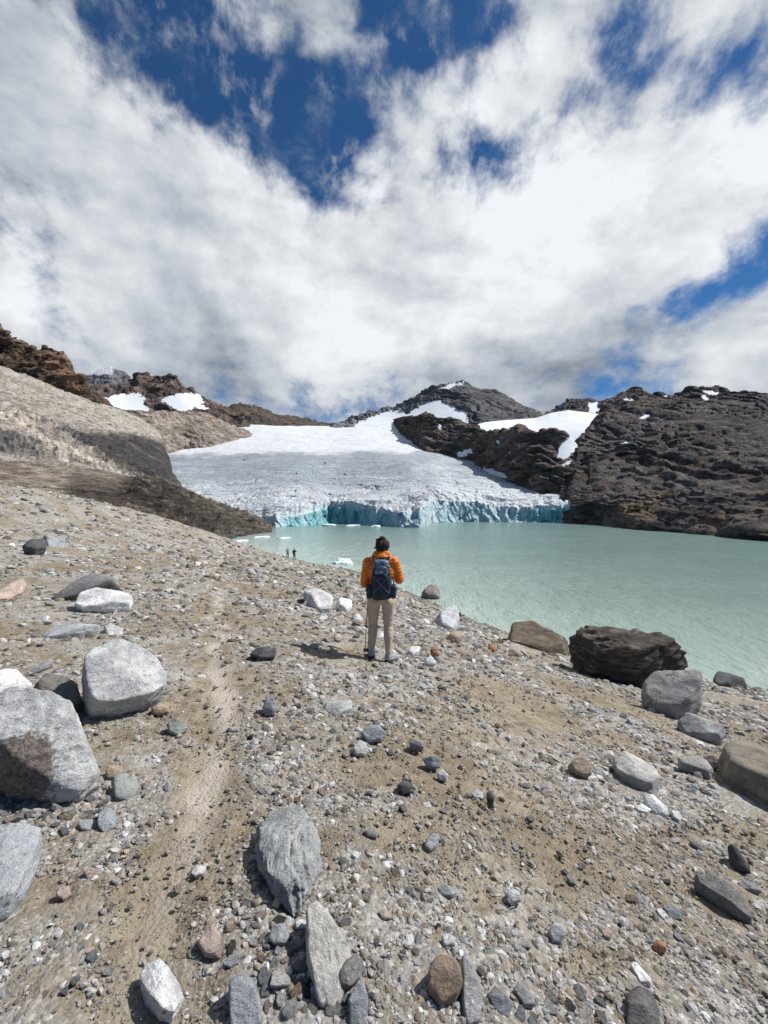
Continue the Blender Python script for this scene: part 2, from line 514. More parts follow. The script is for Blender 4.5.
def soil_at(X, Y, Z):
    px, py, dep = project(np.stack([X, Y, Z], -1))
    ok = dep > 0.3
    px = np.where(ok, px, -999); py = np.where(ok, py, -999)
    q = np.stack([X, Y, Z * 0], -1)
    w1 = fbm(q * 1.1 / np.clip(dep / 4, 1, 6)[:, None] ** 0.5, 4, seed=31); w2 = fbm(q * 1.1 / np.clip(dep / 4, 1, 6)[:, None] ** 0.5, 4, seed=32)
    px = px + 26 * w1; py = py + 12 * w2
    s = np.full(px.shape, 0.42)
    for i in range(len(trail_px) - 1):
        x0, y0, w0 = trail_px[i]; x1, y1, w1 = trail_px[i + 1]
        ex, ey = x1 - x0, y1 - y0
        t = np.clip(((px - x0) * ex + (py - y0) * ey) / (ex * ex + ey * ey), 0, 1)
        dd = np.hypot(px - x0 - t * ex, py - y0 - t * ey) / (w0 + t * (w1 - w0))
        s = np.maximum(s, 1.0 * np.exp(-dd ** 2 * 1.1))
    for x, y, rx, ry in soil_px:
        dd = ((px - x) / rx) ** 2 + ((py - y) / ry) ** 2
        s = np.maximum(s, 0.85 * np.exp(-dd * 0.7))
    q = np.stack([X, Y, Z * 0], -1)
    far = np.clip(dep, 1, 60)
    s = s + 0.40 * perlin(q * 0.5, 6) + 0.34 * perlin(q * 0.9, 3) + 0.26 * perlin(q * 2.7, 4) + 0.15 * perlin(q * 7, 5)
    return np.clip(s, 0, 1)


def ground_z(X, Y):
    X = np.asarray(X, float).ravel(); Y = np.asarray(Y, float).ravel()
    z = ground_base(X, Y)
    q = np.stack([X, Y, 0 * X], -1)
    r = np.hypot(X, Y)
    far = smooth(r, 6, 40)
    shorek = np.clip(np.abs(z) / 1.5, 0.25, 1)
    z = z + shorek * (0.07 * fbm(q * 0.45, 3, seed=11) * (1 + 2.2 * far) + 0.022 * fbm(q * 2.3, 3, seed=12) + 0.45 * far * fbm(q * 0.09, 3, seed=13) * smooth(r, 20, 60))
    return z


def trail_at(X, Y, Z):
    px, py, dep = project(np.stack([X, Y, Z], -1))
    q = np.stack([X, Y, 0 * X], -1)
    px = np.where(dep > 0.3, px, -999) + 14 * fbm(q * 1.2, 3, seed=33)
    s = np.zeros(px.shape)
    for i in range(len(trail_px) - 1):
        x0, y0, w0 = trail_px[i]; x1, y1, w1 = trail_px[i + 1]
        ex, ey = x1 - x0, y1 - y0
        t = np.clip(((px - x0) * ex + (py - y0) * ey) / (ex * ex + ey * ey), 0, 1)
        dd = np.hypot(px - x0 - t * ex, py - y0 - t * ey) / (0.42 * (w0 + t * (w1 - w0)) + 3)
        s = np.maximum(s, np.exp(-dd ** 2) * (1.0 if i < 5 else 0.55))
    return np.clip(s * (0.75 + 0.5 * perlin(q * 1.6, 35)), 0, 1)


nr = 640
rad = np.exp(np.linspace(math.log(0.45), math.log(230), nr))
th = np.concatenate([np.linspace(-54, 54, 640), np.linspace(54, 306, 90)[1:-1]])
TH, RD = np.meshgrid(np.radians(th), rad)
GX = (np.sin(TH) * RD).ravel(); GY = (np.cos(TH) * RD).ravel()
GZ = ground_z(GX, GY)
q_ = np.stack([GX, GY, 0 * GX], -1)
soilv = soil_at(GX, GY, GZ)
near = 1 - smooth(RD.ravel(), 8, 20)
GZ += near * (0.010 * fbm(q_ * 9, 3, gain=0.6, seed=21)) * (1.1 - 0.6 * soilv)
GZ -= 0.02 * smooth(soilv, 0.5, 1.0) * near
wet = 1 - smooth(GZ, 0.10, 0.75)
gf = grid_faces(nr, len(th), wrap=True)
centre = len(GX)
GXc = np.r_[GX, 0]; GYc = np.r_[GY, 0]; GZc = np.r_[GZ, GZ[:len(th)].mean()]
me = mk_mesh('ground', np.c_[GXc, GYc, GZc], gf, M_ground, {'soil': np.r_[soilv, 0.5], 'trail': np.r_[trail_at(GX, GY, GZ), 0], 'wet': np.r_[wet, 0]})
ground = tag(link('ground', me), kind='structure')


def hit_ground(px, py):
    """where the photograph's ray meets the ground"""
    d = ray_dir(px, py)
    t = np.exp(np.linspace(math.log(0.8), math.log(260), 900))
    p = np.array([0, 0, CAMZ]) + t[:, None] * d
    g = ground_z(p[:, 0], p[:, 1])
    below = np.where(p[:, 2] < g)[0]
    if len(below) == 0:
        return None
    i = max(below[0], 1)
    a, b = t[i - 1], t[i]
    fa = p[i - 1, 2] - g[i - 1]; fb = p[i, 2] - g[i]
    tt = a + (b - a) * fa / (fa - fb)
    return np.array([0, 0, CAMZ]) + tt * d
# ------------------------------------------------------------------ far landforms
def far(rows, k):
    return [[(x, y, d * k) for x, y, d in r] for r in rows]


def row_at(row, px):
    r = np.array(row, float)
    return np.interp(px, r[:, 0], r[:, 1]), np.exp(np.interp(px, r[:, 0], np.log(r[:, 2])))


def layer(name, rows, nx, ny, mat, disp, colfn, back=(0.25, -0.35), nback=24, kind='structure', jag=0.0, sm=0):
    """a landform: rows of (px, py, depth) from foot to crest are joined into a slope, which falls away again behind the crest"""
    x0 = max(r[0][0] for r in rows); x1 = min(r[-1][0] for r in rows)
    px = np.linspace(x0, x1, nx)
    PY = []; D = []
    for r in rows:
        a, b = row_at(r, px); PY.append(a); D.append(b)
    PY = np.array(PY); D = np.array(D)
    k = len(rows)
    t = np.linspace(0, k - 1, ny)
    i = np.minimum(t.astype(int), k - 2); f = (t - i)[:, None]
    # the crest's own notches only shape the top of the slope
    wn = max(3, int(26 / (px[1] - px[0]))) | 1
    bl = lambda v_: np.convolve(np.pad(v_, wn // 2, mode='edge'), np.ones(wn) / wn, 'valid')
    last = (i == k - 2)[:, None]
    crest_py = np.where(last, bl(PY[-1])[None] * (1 - f ** 4) + PY[-1][None] * f ** 4, PY[i + 1])
    crest_d = np.where(last, bl(D[-1])[None] * (1 - f ** 4) + D[-1][None] * f ** 4, D[i + 1])
    py = PY[i] * (1 - f) + crest_py * f
    dd = np.exp(np.log(D[i]) * (1 - f) + np.log(crest_d) * f)
    PX = np.broadcast_to(px, py.shape)
    if sm:
        for _ in range(sm):
            py[1:-1] = (py[:-2] + py[1:-1] + py[2:]) / 3; dd[1:-1] = (dd[:-2] + dd[1:-1] + dd[2:]) / 3
    if jag:
        q1 = np.stack([px / 7, 0 * px, 0 * px + 3.3], -1)
        py = py + jag * fbm(q1, 4, 0.6, seed=210)[None] * ((t / (k - 1)) ** 45)[:, None]
    pts = P(PX, py, dd)
    top = pts[-1]
    s = np.linspace(0, 1, nback + 1)[1:, None]
    L = (D[-1] * back[0])[None, :]
    away = top.copy(); away[:, 2] = 0; away /= np.linalg.norm(away, axis=1)[:, None]
    bk = top[None] + away[None] * (L * s)[..., None]
    bk[..., 2] += (L * back[1]) * (s ** 1.3)
    pts = np.concatenate([pts, bk], 0)
    pxx = np.concatenate([PX, np.repeat(px[None], nback, 0)], 0); pyy = np.concatenate([py, np.repeat(py[-1:], nback, 0)], 0)
    du = np.gradient(pts, axis=1); dv = np.gradient(pts, axis=0)
    nn = np.cross(du, dv); nn /= np.linalg.norm(nn, axis=-1)[..., None] + 1e-9
    R, C = pts.shape[:2]
    flat = pts.reshape(-1, 3)
    v = np.r_[np.linspace(0, 1, ny), np.linspace(1, 2, nback + 1)[1:]]
    vv = np.repeat(v[:, None], C, 1).ravel()
    d3 = disp(flat, pxx.ravel(), pyy.ravel(), vv)
    sn0 = smooth(colfn(flat, pxx.ravel(), pyy.ravel(), vv)[1], 0.3, 0.7).reshape(R, C)
    if sn0.max() > 0.5 and sn0.min() < 0.5:
        for _ in range(14):
            g_ = np.pad(sn0, 1, mode='edge')
            sn0 = np.maximum(sn0, 0.98 * (g_[:-2, 1:-1] + g_[2:, 1:-1] + g_[1:-1, :-2] + g_[1:-1, 2:]) / 4)
    sn0 = smooth(sn0.ravel(), 0.02, 0.6)
    mean = d3.mean()
    d3 = d3 * (1 - sn0) + (mean + 0.03 * (d3 - mean)) * sn0
    flat = flat + nn.reshape(-1, 3) * d3[:, None]
    col, snow = colfn(flat, pxx.ravel(), pyy.ravel(), vv)
    me = mk_mesh(name, flat, grid_faces(R, C), mat, {'col': col, 'snow': snow})
    return tag(link(name, me), kind=kind)


def rotp(p, deg, sx=1, sy=1, sz=1, ax='y'):
    """noise coordinates turned about an axis, then stretched: gives dipping beds"""
    a = math.radians(deg)
    c, s = math.cos(a), math.sin(a)
    if ax == 'y':
        x = p[:, 0] * c + p[:, 2] * s; z = -p[:, 0] * s + p[:, 2] * c; y = p[:, 1]
    else:
        x = p[:, 0]; y = p[:, 1] * c + p[:, 2] * s; z = -p[:, 1] * s + p[:, 2] * c
    return np.stack([x * sx, y * sy, z * sz], -1)


def beds(p, T, warp=0.8, seed=0, sharp=3.0):
    """ledges: p is already turned so that its z runs across the beds"""
    s = p[:, 2] / T + warp * fbm(p / (T * 6), 4, seed=seed) + 0.35 * perlin(p / (T * 1.3), seed + 3)
    f = s - np.floor(s)
    k = np.floor(s)
    amp = 0.55 + 0.45 * np.sin(k * 12.9898 + seed)
    prof = np.minimum(f * sharp, 1) * (1 - f) ** 0.7
    return prof * amp


def tint(base, n, a=0.25):
    return np.clip(np.array(base)[None] * (1 + a * n)[:, None], 0.01, 0.9)


def mixc(a, b, f):
    return a * (1 - f)[:, None] + np.array(b) * f[:, None]


def soft(px, py, poly, w):
    q = np.stack([np.asarray(px, float), np.asarray(py, float), np.zeros(len(px))], -1)
    a = min(3.0, 0.8 + w)
    px = px + a * 1.1 * fbm(q / 4.0, 4, 0.65, seed=201); py = py + a * 0.7 * fbm(q / 4.0, 4, 0.65, seed=202)
    return smooth(poly_dist(px, py, poly), -w, w)


# --- distant cloud-capped peak on the left
def d_(f_):
    return f_


def disp_peak(p, px, py, v):
    return (9 * ridged(rotp(p, 20, 0.8, 1, 1.3) / 60, 5, 0.48, seed=41) + 9 * beds(rotp(p, 18), 16, 1.0, 12)) * np.clip(v * 3, 0.2, 1) - 8


def col_peak(p, px, py, v):
    c = tint((0.13, 0.10, 0.085), fbm(p / 40, 4, seed=5), 0.5)
    c = mixc(c, (0.15, 0.155, 0.17), smooth(px, 135, 118) * smooth(py, 392, 380))
    s = 0.15 + 0 * px
    for poly in ([(104, 398), (122, 394), (138, 394), (146, 398), (142, 404), (150, 409), (150, 416), (112, 410)],
                 [(160, 401), (170, 396), (188, 393), (202, 396), (203, 405), (210, 409), (180, 412), (172, 407)]):
        s = np.maximum(s, 1.1 * soft(px, py, poly, 2.0))
    s = np.maximum(s, 0.55 * smooth(py, 382, 374) * smooth(px, 128, 110))
    return c, s


layer('snowy_mountain', far([[(40, 430, 560), (250, 430, 600)], [(40, 412, 600), (150, 414, 640), (250, 416, 640)],
                         [(40, 384, 760), (80, 377, 780), (95, 372, 780), (103, 369, 790), (111, 366, 800), (120, 369, 800), (127, 376, 780), (131, 381, 770), (140, 375, 760), (155, 376, 760), (163, 379, 750), (170, 376, 750), (178, 379, 740), (186, 388, 730), (194, 391, 720), (203, 398, 720), (212, 402, 720), (222, 408, 720), (250, 425, 720)]], 1.6),
      420, 170, M_rockfar, disp_peak, col_peak, jag=1.3)


# --- low dark ridge behind the ice
def disp_low(p, px, py, v):
    return 5 * ridged(p / 45, 5, 0.55, seed=43) * np.clip(v * 3, 0.2, 1) - 3


def col_low(p, px, py, v):
    return tint((0.085, 0.072, 0.062), fbm(p / 40, 4, seed=6), 0.4), 0 * px


layer('dark_ridge_hill', far([[(170, 440, 560), (370, 440, 900)], [(170, 425, 620), (370, 428, 1000)],
                          [(170, 418, 700), (200, 411, 720), (222, 406, 760), (236, 404, 780), (250, 405, 800), (262, 409, 830), (275, 414, 860), (290, 416, 900), (305, 418, 950), (318, 422, 980), (335, 425, 1000), (370, 432, 1050)]], 1.55),
      300, 60, M_rockfar, disp_low, col_low)


# --- central grey mountain
def disp_centre(p, px, py, v):
    a = 9 * ridged(rotp(p, -28, 0.6, 1, 1.4) / 95, 5, 0.45, seed=51) + 12 * beds(rotp(p, -30), 26, 0.9, 5) + 5 * beds(rotp(p, -22), 9, 0.9, 6)
    return a * np.clip(v * 2.5, 0.25, 1) - 9


def col_centre(p, px, py, v):
    c = tint((0.120, 0.118, 0.122), fbm(p / 45, 4, seed=7), 0.5)
    c = mixc(c, (0.22, 0.22, 0.225), smooth(px, 440, 380) * 0.8)
    s = 0.20 + 0.12 * fbm(rotp(p, -28, 0.5, 1, 2.0) / 30, 3, seed=8) + 0.18 * smooth(px, 430, 380)
    for poly in ([(412, 410), (425, 404), (437, 400), (444, 404), (455, 408), (466, 413), (470, 424), (400, 424)],
                 [(440, 389), (452, 384), (466, 382), (450, 389)], [(356, 424), (380, 414), (400, 409), (410, 418), (400, 428), (356, 430)]):
        s = np.maximum(s, 1.0 * soft(px, py, poly, 2.0))
    return c, s


layer('grey_mountain', far([[(330, 440, 640), (580, 440, 560)], [(330, 430, 700), (400, 424, 690), (480, 424, 600), (580, 426, 590)],
                        [(330, 428, 850), (350, 421, 860), (360, 415, 860), (375, 412, 860), (390, 409, 850), (402, 403, 840), (412, 397, 830), (425, 390, 820), (436, 387, 810), (444, 384, 800), (455, 383, 800), (463, 380, 800), (471, 382, 790), (478, 387, 780), (486, 390, 780), (500, 392, 760), (512, 398, 750), (522, 405, 740), (534, 411, 730), (545, 418, 720), (580, 430, 700)]], 1.4),
      560, 200, M_rockfar, disp_centre, col_centre, jag=1.3)


# --- small dark peak right of it
def disp_s(p, px, py, v):
    return 5 * ridged(rotp(p, 25, 1, 1, 2) / 30, 5, 0.55, seed=57) * np.clip(v * 3, 0.2, 1) - 3


def col_s(p, px, py, v):
    c = tint((0.085, 0.083, 0.087), fbm(p / 30, 4, seed=9), 0.4)
    s = soft(px, py, [(588, 404), (597, 402), (600, 412), (590, 414)], 2)
    return c, s


layer('dark_mountain', far([[(545, 430, 520), (660, 425, 480)], [(545, 414, 700), (660, 410, 560)],
                        [(545, 422, 760), (560, 405, 760), (568, 401, 750), (580, 399, 740), (592, 400, 730), (600, 403, 720), (620, 398, 700), (660, 396, 650)]], 1.25),
      200, 90, M_rockfar, disp_s, col_s, jag=1.3)


# --- snowfield on the shoulder, right of centre
def mat_snow():
    m, t = new_mat('snow')
    pos = t.n('ShaderNodeNewGeometry').outputs['Position']
    n = t.noise(pos, 0.06, 7, 0.6)
    c = t.mix(t.ramp(n, 0.35, 0.7), (0.72, 0.75, 0.79), (0.80, 0.82, 0.84))
    finish(t, c, 0.7, t.noise(pos, 0.25, 6, 0.6), 0.35, 0.8, 0.2)
    return m


M_snow = mat_snow()
layer('snowfield', [[(478, 470, 500), (600, 490, 430)], [(478, 445, 520), (600, 455, 450)], [(478, 430, 560), (540, 427, 540), (600, 425, 500)],
                    [(478, 424, 640), (485, 422, 650), (505, 420, 660), (535, 418, 660), (550, 413, 650), (568, 410, 640), (585, 412, 620), (600, 414, 600)]],
      220, 120, M_snow, lambda p, px, py, v: 3.5 * fbm(p / 60, 5, seed=61), lambda p, px, py, v: (tint((0.8, 0.8, 0.8), 0 * px), 0 * px + 1), back=(0.12, -0.2), sm=500)

# ------------------------------------------------------------------ glacier
def mat_ice():
    m, t = new_mat('glacier_ice')
    geo = t.n('ShaderNodeNewGeometry')
    pos = geo.outputs['Position']
    dirt = t.n('ShaderNodeAttribute', attribute_name='dirt').outputs['Fac']
    cliff = t.n('ShaderNodeAttribute', attribute_name='cliff').outputs['Fac']
    deep = t.n('ShaderNodeAttribute', attribute_name='deep').outputs['Fac']
    n1 = t.noise(pos, 0.10, 9, 0.68, 0.3)
    n2 = t.noise(pos, 0.8, 8, 0.72)
    st = t.n('ShaderNodeMapping', {'Vector': pos, 'Rotation': (0, 0, 0.25), 'Scale': (0.10, 0.55, 0.5)}).outputs[0]
    n3 = t.noise(st, 0.7, 8, 0.66, 0.6)
    white = (0.74, 0.77, 0.80)
    grey = (0.30, 0.345, 0.39)
    dd = t.m('ADD', t.m('MULTIPLY', dirt, 1.0), t.m('ADD', t.m('MULTIPLY', t.m('SUBTRACT', n3, 0.5), 2.0), t.m('MULTIPLY', t.m('SUBTRACT', n2, 0.5), 1.8)))
    top = t.mix(t.ramp(dd, 0.05, 1.1), white, grey)
    spk = t.ramp(t.m('ADD', n2, t.m('MULTIPLY', dirt, 0.06)), 0.62, 0.74)
    top = t.mix(t.m('MULTIPLY', spk, t.m('MULTIPLY', dirt, 0.8, clamp=True)), top, (0.16, 0.17, 0.19))
    vs = t.n('ShaderNodeMapping', {'Vector': pos, 'Scale': (0.5, 0.5, 0.11)}).outputs[0]
    nv = t.noise(vs, 1.0, 7, 0.65, 0.5)
    ice = t.mix(t.ramp(nv, 0.36, 0.66), (0.10, 0.38, 0.44), (0.34, 0.67, 0.72))
    ice = t.mix(t.ramp(nv, 0.58, 0.72, 0.0, 0.8), ice, (0.62, 0.78, 0.82))
    pale = t.mix(t.ramp(nv, 0.36, 0.6), (0.34, 0.56, 0.63), (0.70, 0.78, 0.82))
    face = t.mix(deep, pale, ice)
    c = t.mix(cliff, top, face)
    h = t.m('ADD', t.m('MULTIPLY', n1, 1.3), t.m('ADD', t.m('MULTIPLY', n2, 0.55), t.m('MULTIPLY', nv, t.m('MULTIPLY', cliff, 0.8))))
    finish(t, c, 0.55, h, 1.0, 2.2, 0.3, {})
    return m


M_ice = mat_ice()
# foot of the ice along the lake, then the lip of the cliff
front = [(225, 524.0), (262, 525.0), (275, 526.5), (300, 525.5), (330, 523.5), (352, 524.0), (375, 525.5), (400, 527.0), (420, 527.3), (428, 526.0), (431, 522.5), (460, 521.8), (500, 521.8), (530, 522.2), (560, 522.8), (585, 523.3), (615, 526)]
lip = [(225, 519), (262, 518.5), (275, 516), (300, 513.5), (315, 509), (330, 506), (345, 504), (362, 506), (380, 509), (400, 512), (412, 511), (421, 507), (428, 503), (431, 497), (438, 500), (450, 502), (470, 504), (500, 508), (520, 509), (530, 508), (555, 506), (575, 503), (585, 505), (615, 510)]


def ix(rows, px):
    r = np.array(rows, float)
    return np.interp(px, r[:, 0], r[:, 1])


gpx = np.linspace(120, 592, 1060)
fy = ix(front, gpx)
_w1 = perlin(np.stack([gpx / 9, 0 * gpx, 0 * gpx], -1), 2)
dfront = shore_d(fy)
ly = ix(lip, gpx) + 1.6 * perlin(np.stack([gpx / 5, 0 * gpx, 0 * gpx], -1), 71) + 0.35 * perlin(np.stack([gpx / 2.5, 0 * gpx, 0 * gpx], -1), 72)
dlip = dfront + 6 + 3 * perlin(np.stack([gpx / 9, 0 * gpx, 0 * gpx], -1), 2)
_k = np.ones(81) / 81
dsm = np.convolve(np.pad(dfront, 40, mode='edge'), _k, 'valid')
rows_t = [  # upper surface: pixel rows and depths
    ([(120, 508), (225, 510), (300, 503), (400, 501), (430, 492), (500, 499), (560, 498), (625, 500)], 275),
    ([(120, 492), (225, 492), (300, 486), (400, 484), (470, 480), (560, 486), (625, 490)], 330),
    ([(120, 474), (225, 474), (300, 468), (400, 464), (470, 464), (560, 470), (625, 474)], 420),
    ([(120, 462), (180, 458), (225, 455), (300, 450), (360, 449), (400, 451), (470, 456), (560, 462), (625, 466)], 520),
    ([(120, 456), (180, 444), (225, 441), (300, 439), (360, 437), (400, 439), (470, 446), (560, 454), (625, 460)], 680),
    ([(120, 450), (180, 434), (225, 430), (262, 428), (300, 429.5), (360, 428), (400, 429), (470, 440), (560, 450), (625, 456)], 900),
    ([(120, 446), (180, 430), (225, 426), (245, 424.5), (300, 426), (345, 426.5), (372, 422), (400, 420), (420, 424), (470, 436), (560, 448), (625, 454)], 1080),
]
PYs = [ly] + [ix(r, gpx) for r, _ in rows_t]
Ds = [dlip] + [np.full(gpx.shape, float(d)) * (dsm / dsm.mean()) ** (0.6 if j < 3 else 0.2) for j, (_, d) in enumerate(rows_t)]
PYs = np.array(PYs); Ds = np.array(Ds)


def gd(px, py, k=1.0):
    """depth of the ice surface seen at a pixel"""
    j = int(np.argmin(abs(gpx - px)))
    return float(np.exp(np.interp(-py, -PYs[:, j], np.log(Ds[:, j])))) * k


tt = np.linspace(0, len(PYs) - 1, 620)
tt = (tt / (len(PYs) - 1)) ** 1.15 * (len(PYs) - 1)
ii = np.minimum(tt.astype(int), len(PYs) - 2); ff = (tt - ii)[:, None]
ff2 = ff
pyT = PYs[ii] * (1 - ff2) + PYs[ii + 1] * ff2
dT = np.exp(np.log(Ds[ii]) * (1 - ff2) + np.log(Ds[ii + 1]) * ff2)
ptT = P(np.broadcast_to(gpx, pyT.shape), pyT, dT)
# cliff rows, from the lip down to below the water
nc_ = 80
foot = P(gpx, fy, dfront); foot[:, 2] = 0
lipP = ptT[0]
s_c = np.linspace(1, 0, nc_ + 1)[:-1][::1]
cl = []
under = np.exp(-((gpx - 350) / 26) ** 2) * 5.0 + np.exp(-((gpx - 300) / 20) ** 2) * 3.0 + np.exp(-((gpx - 530) / 14) ** 2) * 4 + np.exp(-((gpx - 556) / 12) ** 2) * 4 + np.exp(-((gpx - 452) / 8) ** 2) * 2
away = foot.copy(); away[:, 2] = 0; away /= np.linalg.norm(away, axis=1)[:, None]
for s in np.linspace(0, 1, nc_)[:-1]:
    b = foot * (1 - s) + lipP * s
    arch = math.sin(math.pi * min(1, s * 1.05 + 0.1)) ** 1
    b = b + away * (under * arch * (1 - s) * 0.85)[:, None]
    cl.append(b)
cl = np.array(cl)
sub = foot[None].copy(); sub[..., 2] = -4
ice_pts = np.concatenate([sub, cl, ptT], 0)
R_, C_ = ice_pts.shape[:2]
iv = np.r_[[0.0], np.linspace(0, 1, nc_)[:-1], 1 + tt / tt.max()]
IV = np.repeat(iv[:, None], C_, 1).ravel()
ipx = np.tile(gpx, R_)
ipy = np.concatenate([fy[None], np.repeat(fy[None], nc_ - 1, 0) + (ly - fy)[None] * np.linspace(0, 1, nc_)[:-1][:, None], pyT], 0).ravel()
fl = ice_pts.reshape(-1, 3)
oncliff = IV < 1.0
# cliff: fluted columns and slabs; surface: swells, crevassed near the front
away_f = np.tile(away, (R_, 1))
fl_n = np.stack([fl[:, 0] / 8.0 + fl[:, 2] * 0.04, fl[:, 1] / 14.0, fl[:, 2] / 22.0], -1)
flute = ridged(fl_n, 5, 0.5, seed=81)
_bw = fbm(fl / 12, 3, seed=86)
blocky = np.round(2.6 * perlin(np.stack([fl[:, 0] / 15 + 0.4 * _bw, fl[:, 1] / 30, fl[:, 2] / 16 + 0.3 * _bw], -1), 82)) / 2.6
dC = (flute * 1.3 + blocky * 3.0) * np.where(oncliff, 1, np.clip(1 - (IV - 1) * 7.5, 0, 1) ** 1.3)
fl = fl - away_f * dC[:, None]
nearf = np.where(oncliff, 0, np.clip((IV - 1) * 22, 0, 1)) * np.exp(-np.clip(IV - 1.14, 0, 1) * 8)
cq = np.stack([(fl[:, 0] - 0.35 * fl[:, 1]) / 20, (fl[:, 1] + 0.4 * fl[:, 0]) / 22, 0 * fl[:, 0]], -1)
cq = cq + 0.3 * np.stack([fbm(cq * 2, 3, seed=96), fbm(cq * 2, 3, seed=97), 0 * fl[:, 0]], -1)
crev = np.clip(ridged(cq, 4, 0.6, seed=84), -1.5, 1.2)
surf = np.where(oncliff, 0, 1.0)
fl[:, 2] += surf * (1.2 * fbm(fl / 45, 4, seed=85)) + nearf * (2.0 * crev - 0.2) * 0.9 + (1 - nearf) * surf * 0.8 * np.clip(crev, -1, 1) * smooth(IV, 1.6, 1.2)
slot = np.clip(perlin(np.stack([(fl[:, 0] - 0.5 * fl[:, 1]) / 26, (fl[:, 1] + fl[:, 0] * .3) / 12, 0 * fl[:, 0]], -1), 88), -1, 1)
fl[:, 2] -= nearf * 4.5 * np.exp(-(slot / 0.05) ** 2) * smooth(perlin(fl / 30, 89), -0.1, 0.25)
drt = smooth(ipy + 2.5 * fbm(np.stack([ipx / 30, ipy / 9, 0 * ipx], -1), 3, seed=98) + (ipx - 300) * 0.02 * (ipx > 300), 450, 456) * 0.95
drt = drt + 0.30 * fbm(np.stack([ipx / 40, ipy / 5, 0 * ipx], -1), 5, 0.6, seed=99) * (drt > 0.3)
drt = drt * (1 - 0.50 * smooth(ipy, 474, 500)) * (1 - 0.35 * smooth(ipx, 400, 470)) + 0.02
drt = np.where(oncliff, 0.1, drt)
deep = np.exp(-((ipx - 352) / 42) ** 4) + 0.9 * np.exp(-((ipx - 300) / 22) ** 4) * 0.7 + np.exp(-((ipx - 556) / 30) ** 4) + 0.3 * np.exp(-((ipx - 480) / 40) ** 4) + 0.25 * np.exp(-((ipx - 410) / 12) ** 2)
deep = np.clip(deep + 0.35 * perlin(fl / 7, 90), 0, 1) * (1 - smooth(np.where(oncliff, IV, 1), 0.65, 1.0) * 0.5)
clf = np.where(oncliff, 1 - smooth(IV, 0.80, 1.0) * 0.6, np.clip(0.4 - (IV - 1) * 30, 0, 1))
clf = np.clip(clf + 0.25 * perlin(fl / 5, 91) * (clf > 0.02), 0, 1)
me = mk_mesh('glacier', fl, grid_faces(R_, C_), M_ice, {'dirt': drt, 'cliff': clf, 'deep': deep})
tag(link('glacier', me), kind='structure')

# ------------------------------------------------------------------ rock island in the ice
def disp_isl(p, px, py, v):
    edge = np.clip(v * 4 - 0.8, 0.0, 1)
    a = 3.2 * ridged(rotp(p, -32, 0.5, 0.8, 1.6) / 34, 5, 0.45, seed=101) + 5 * fbm(p / 45, 4, seed=102) + 8.5 * beds(rotp(p, -30), 15, 1.0, 7) + 3.5 * beds(rotp(p, -24), 5, 0.9, 8)
    return a * edge - 1.0 * edge


def col_isl(p, px, py, v):
    c = tint((0.105, 0.088, 0.076), fbm(p / 25, 4, seed=10), 0.55)
    c = mixc(c, (0.16, 0.135, 0.115), smooth(fbm(rotp(p, -32, .6, 1, 2.4) / 18, 3, seed=14), 0.1, 0.6) * 0.6)
    s = 0.10 + 0.10 * fbm(rotp(p, -32, 0.5, 1, 2.0) / 18, 3, seed=15)
    for poly in ([(458, 455), (472, 450), (474, 455), (462, 459)], [(474, 466), (490, 470), (512, 476), (512, 480), (496, 479), (480, 474)], [(499, 441), (504, 443), (504, 449), (499, 446)],
                 [(438, 427), (441, 426), (443, 433), (439, 432)], [(558, 452), (566, 440), (580, 437), (576, 447), (566, 462), (557, 462)], [(560, 468), (570, 463), (573, 465), (563, 470)]):
        s = np.maximum(s, 1.0 * soft(px, py, poly, 1.3))
    return c, s


isl_foot = [(394, 424), (405, 437), (425, 451), (450, 456), (475, 463), (495, 475), (508, 481), (540, 494), (575, 496), (612, 500)]
isl_mid = [(394, 423), (405, 427), (425, 437), (450, 441), (475, 448), (508, 457), (540, 466), (575, 478), (612, 485)]
isl_top = [(394, 421), (400, 418), (412, 416), (428, 416), (444, 420), (456, 425), (468, 428), (480, 431), (500, 433), (520, 433), (540, 434), (552, 433), (562, 436), (568, 441), (576, 452), (584, 462), (612, 470)]
_if = np.array(isl_foot, float)


def _fd(x, k):
    return gd(x, np.interp(x, _if[:, 0], _if[:, 1]), k)


layer('rocky_hill', [
    [(x, y + 14, _fd(x, 1.02)) for x, y in isl_foot],
    [(x, y, _fd(x, 1.0)) for x, y in isl_foot],
    [(x, y, _fd(x, 1.05)) for x, y in isl_mid],
    [(x, y, _fd(x, 1.14)) for x, y in isl_top]],
      640, 260, M_rockfar, disp_isl, col_isl, jag=1.5, back=(0.10, -0.35))


# ------------------------------------------------------------------ great rock slope on the right
def disp_right(p, px, py, v):
    sc = np.clip(p[:, 1] / 250, 0.5, 2)
    a = 1.5 * ridged(rotp(p, -16, 0.4, 0.6, 1.5) / 34, 4, 0.42, seed=111) + 4.5 * fbm(rotp(p, -35, .8, 1, 1.6) / 60, 4, seed=112) + 9.0 * beds(rotp(rotp(p, -26), 18, ax='x') * np.array([0.7, 1, 1]), 19, 1.5, 9) + 4.6 * beds(rotp(rotp(p, -32), 10, ax='x') * np.array([0.6, 1, 1]), 8, 1.1, 10) + 3.5 * beds(rotp(p, 55), 14, 1.6, 31, 6) + 1.7 * beds(rotp(p, -27) * np.array([0.6, 1, 1]), 3.0, 1.0, 11, 5) + 0.5 * ridged(p / 6, 3, 0.6, seed=115)
    return a * np.clip(v * 10, 0.0, 1) * (0.55 + 0.45 * smooth(px, 570, 640)) * (0.55 + 0.5 * np.clip(v, 0, 1)) - 1.5


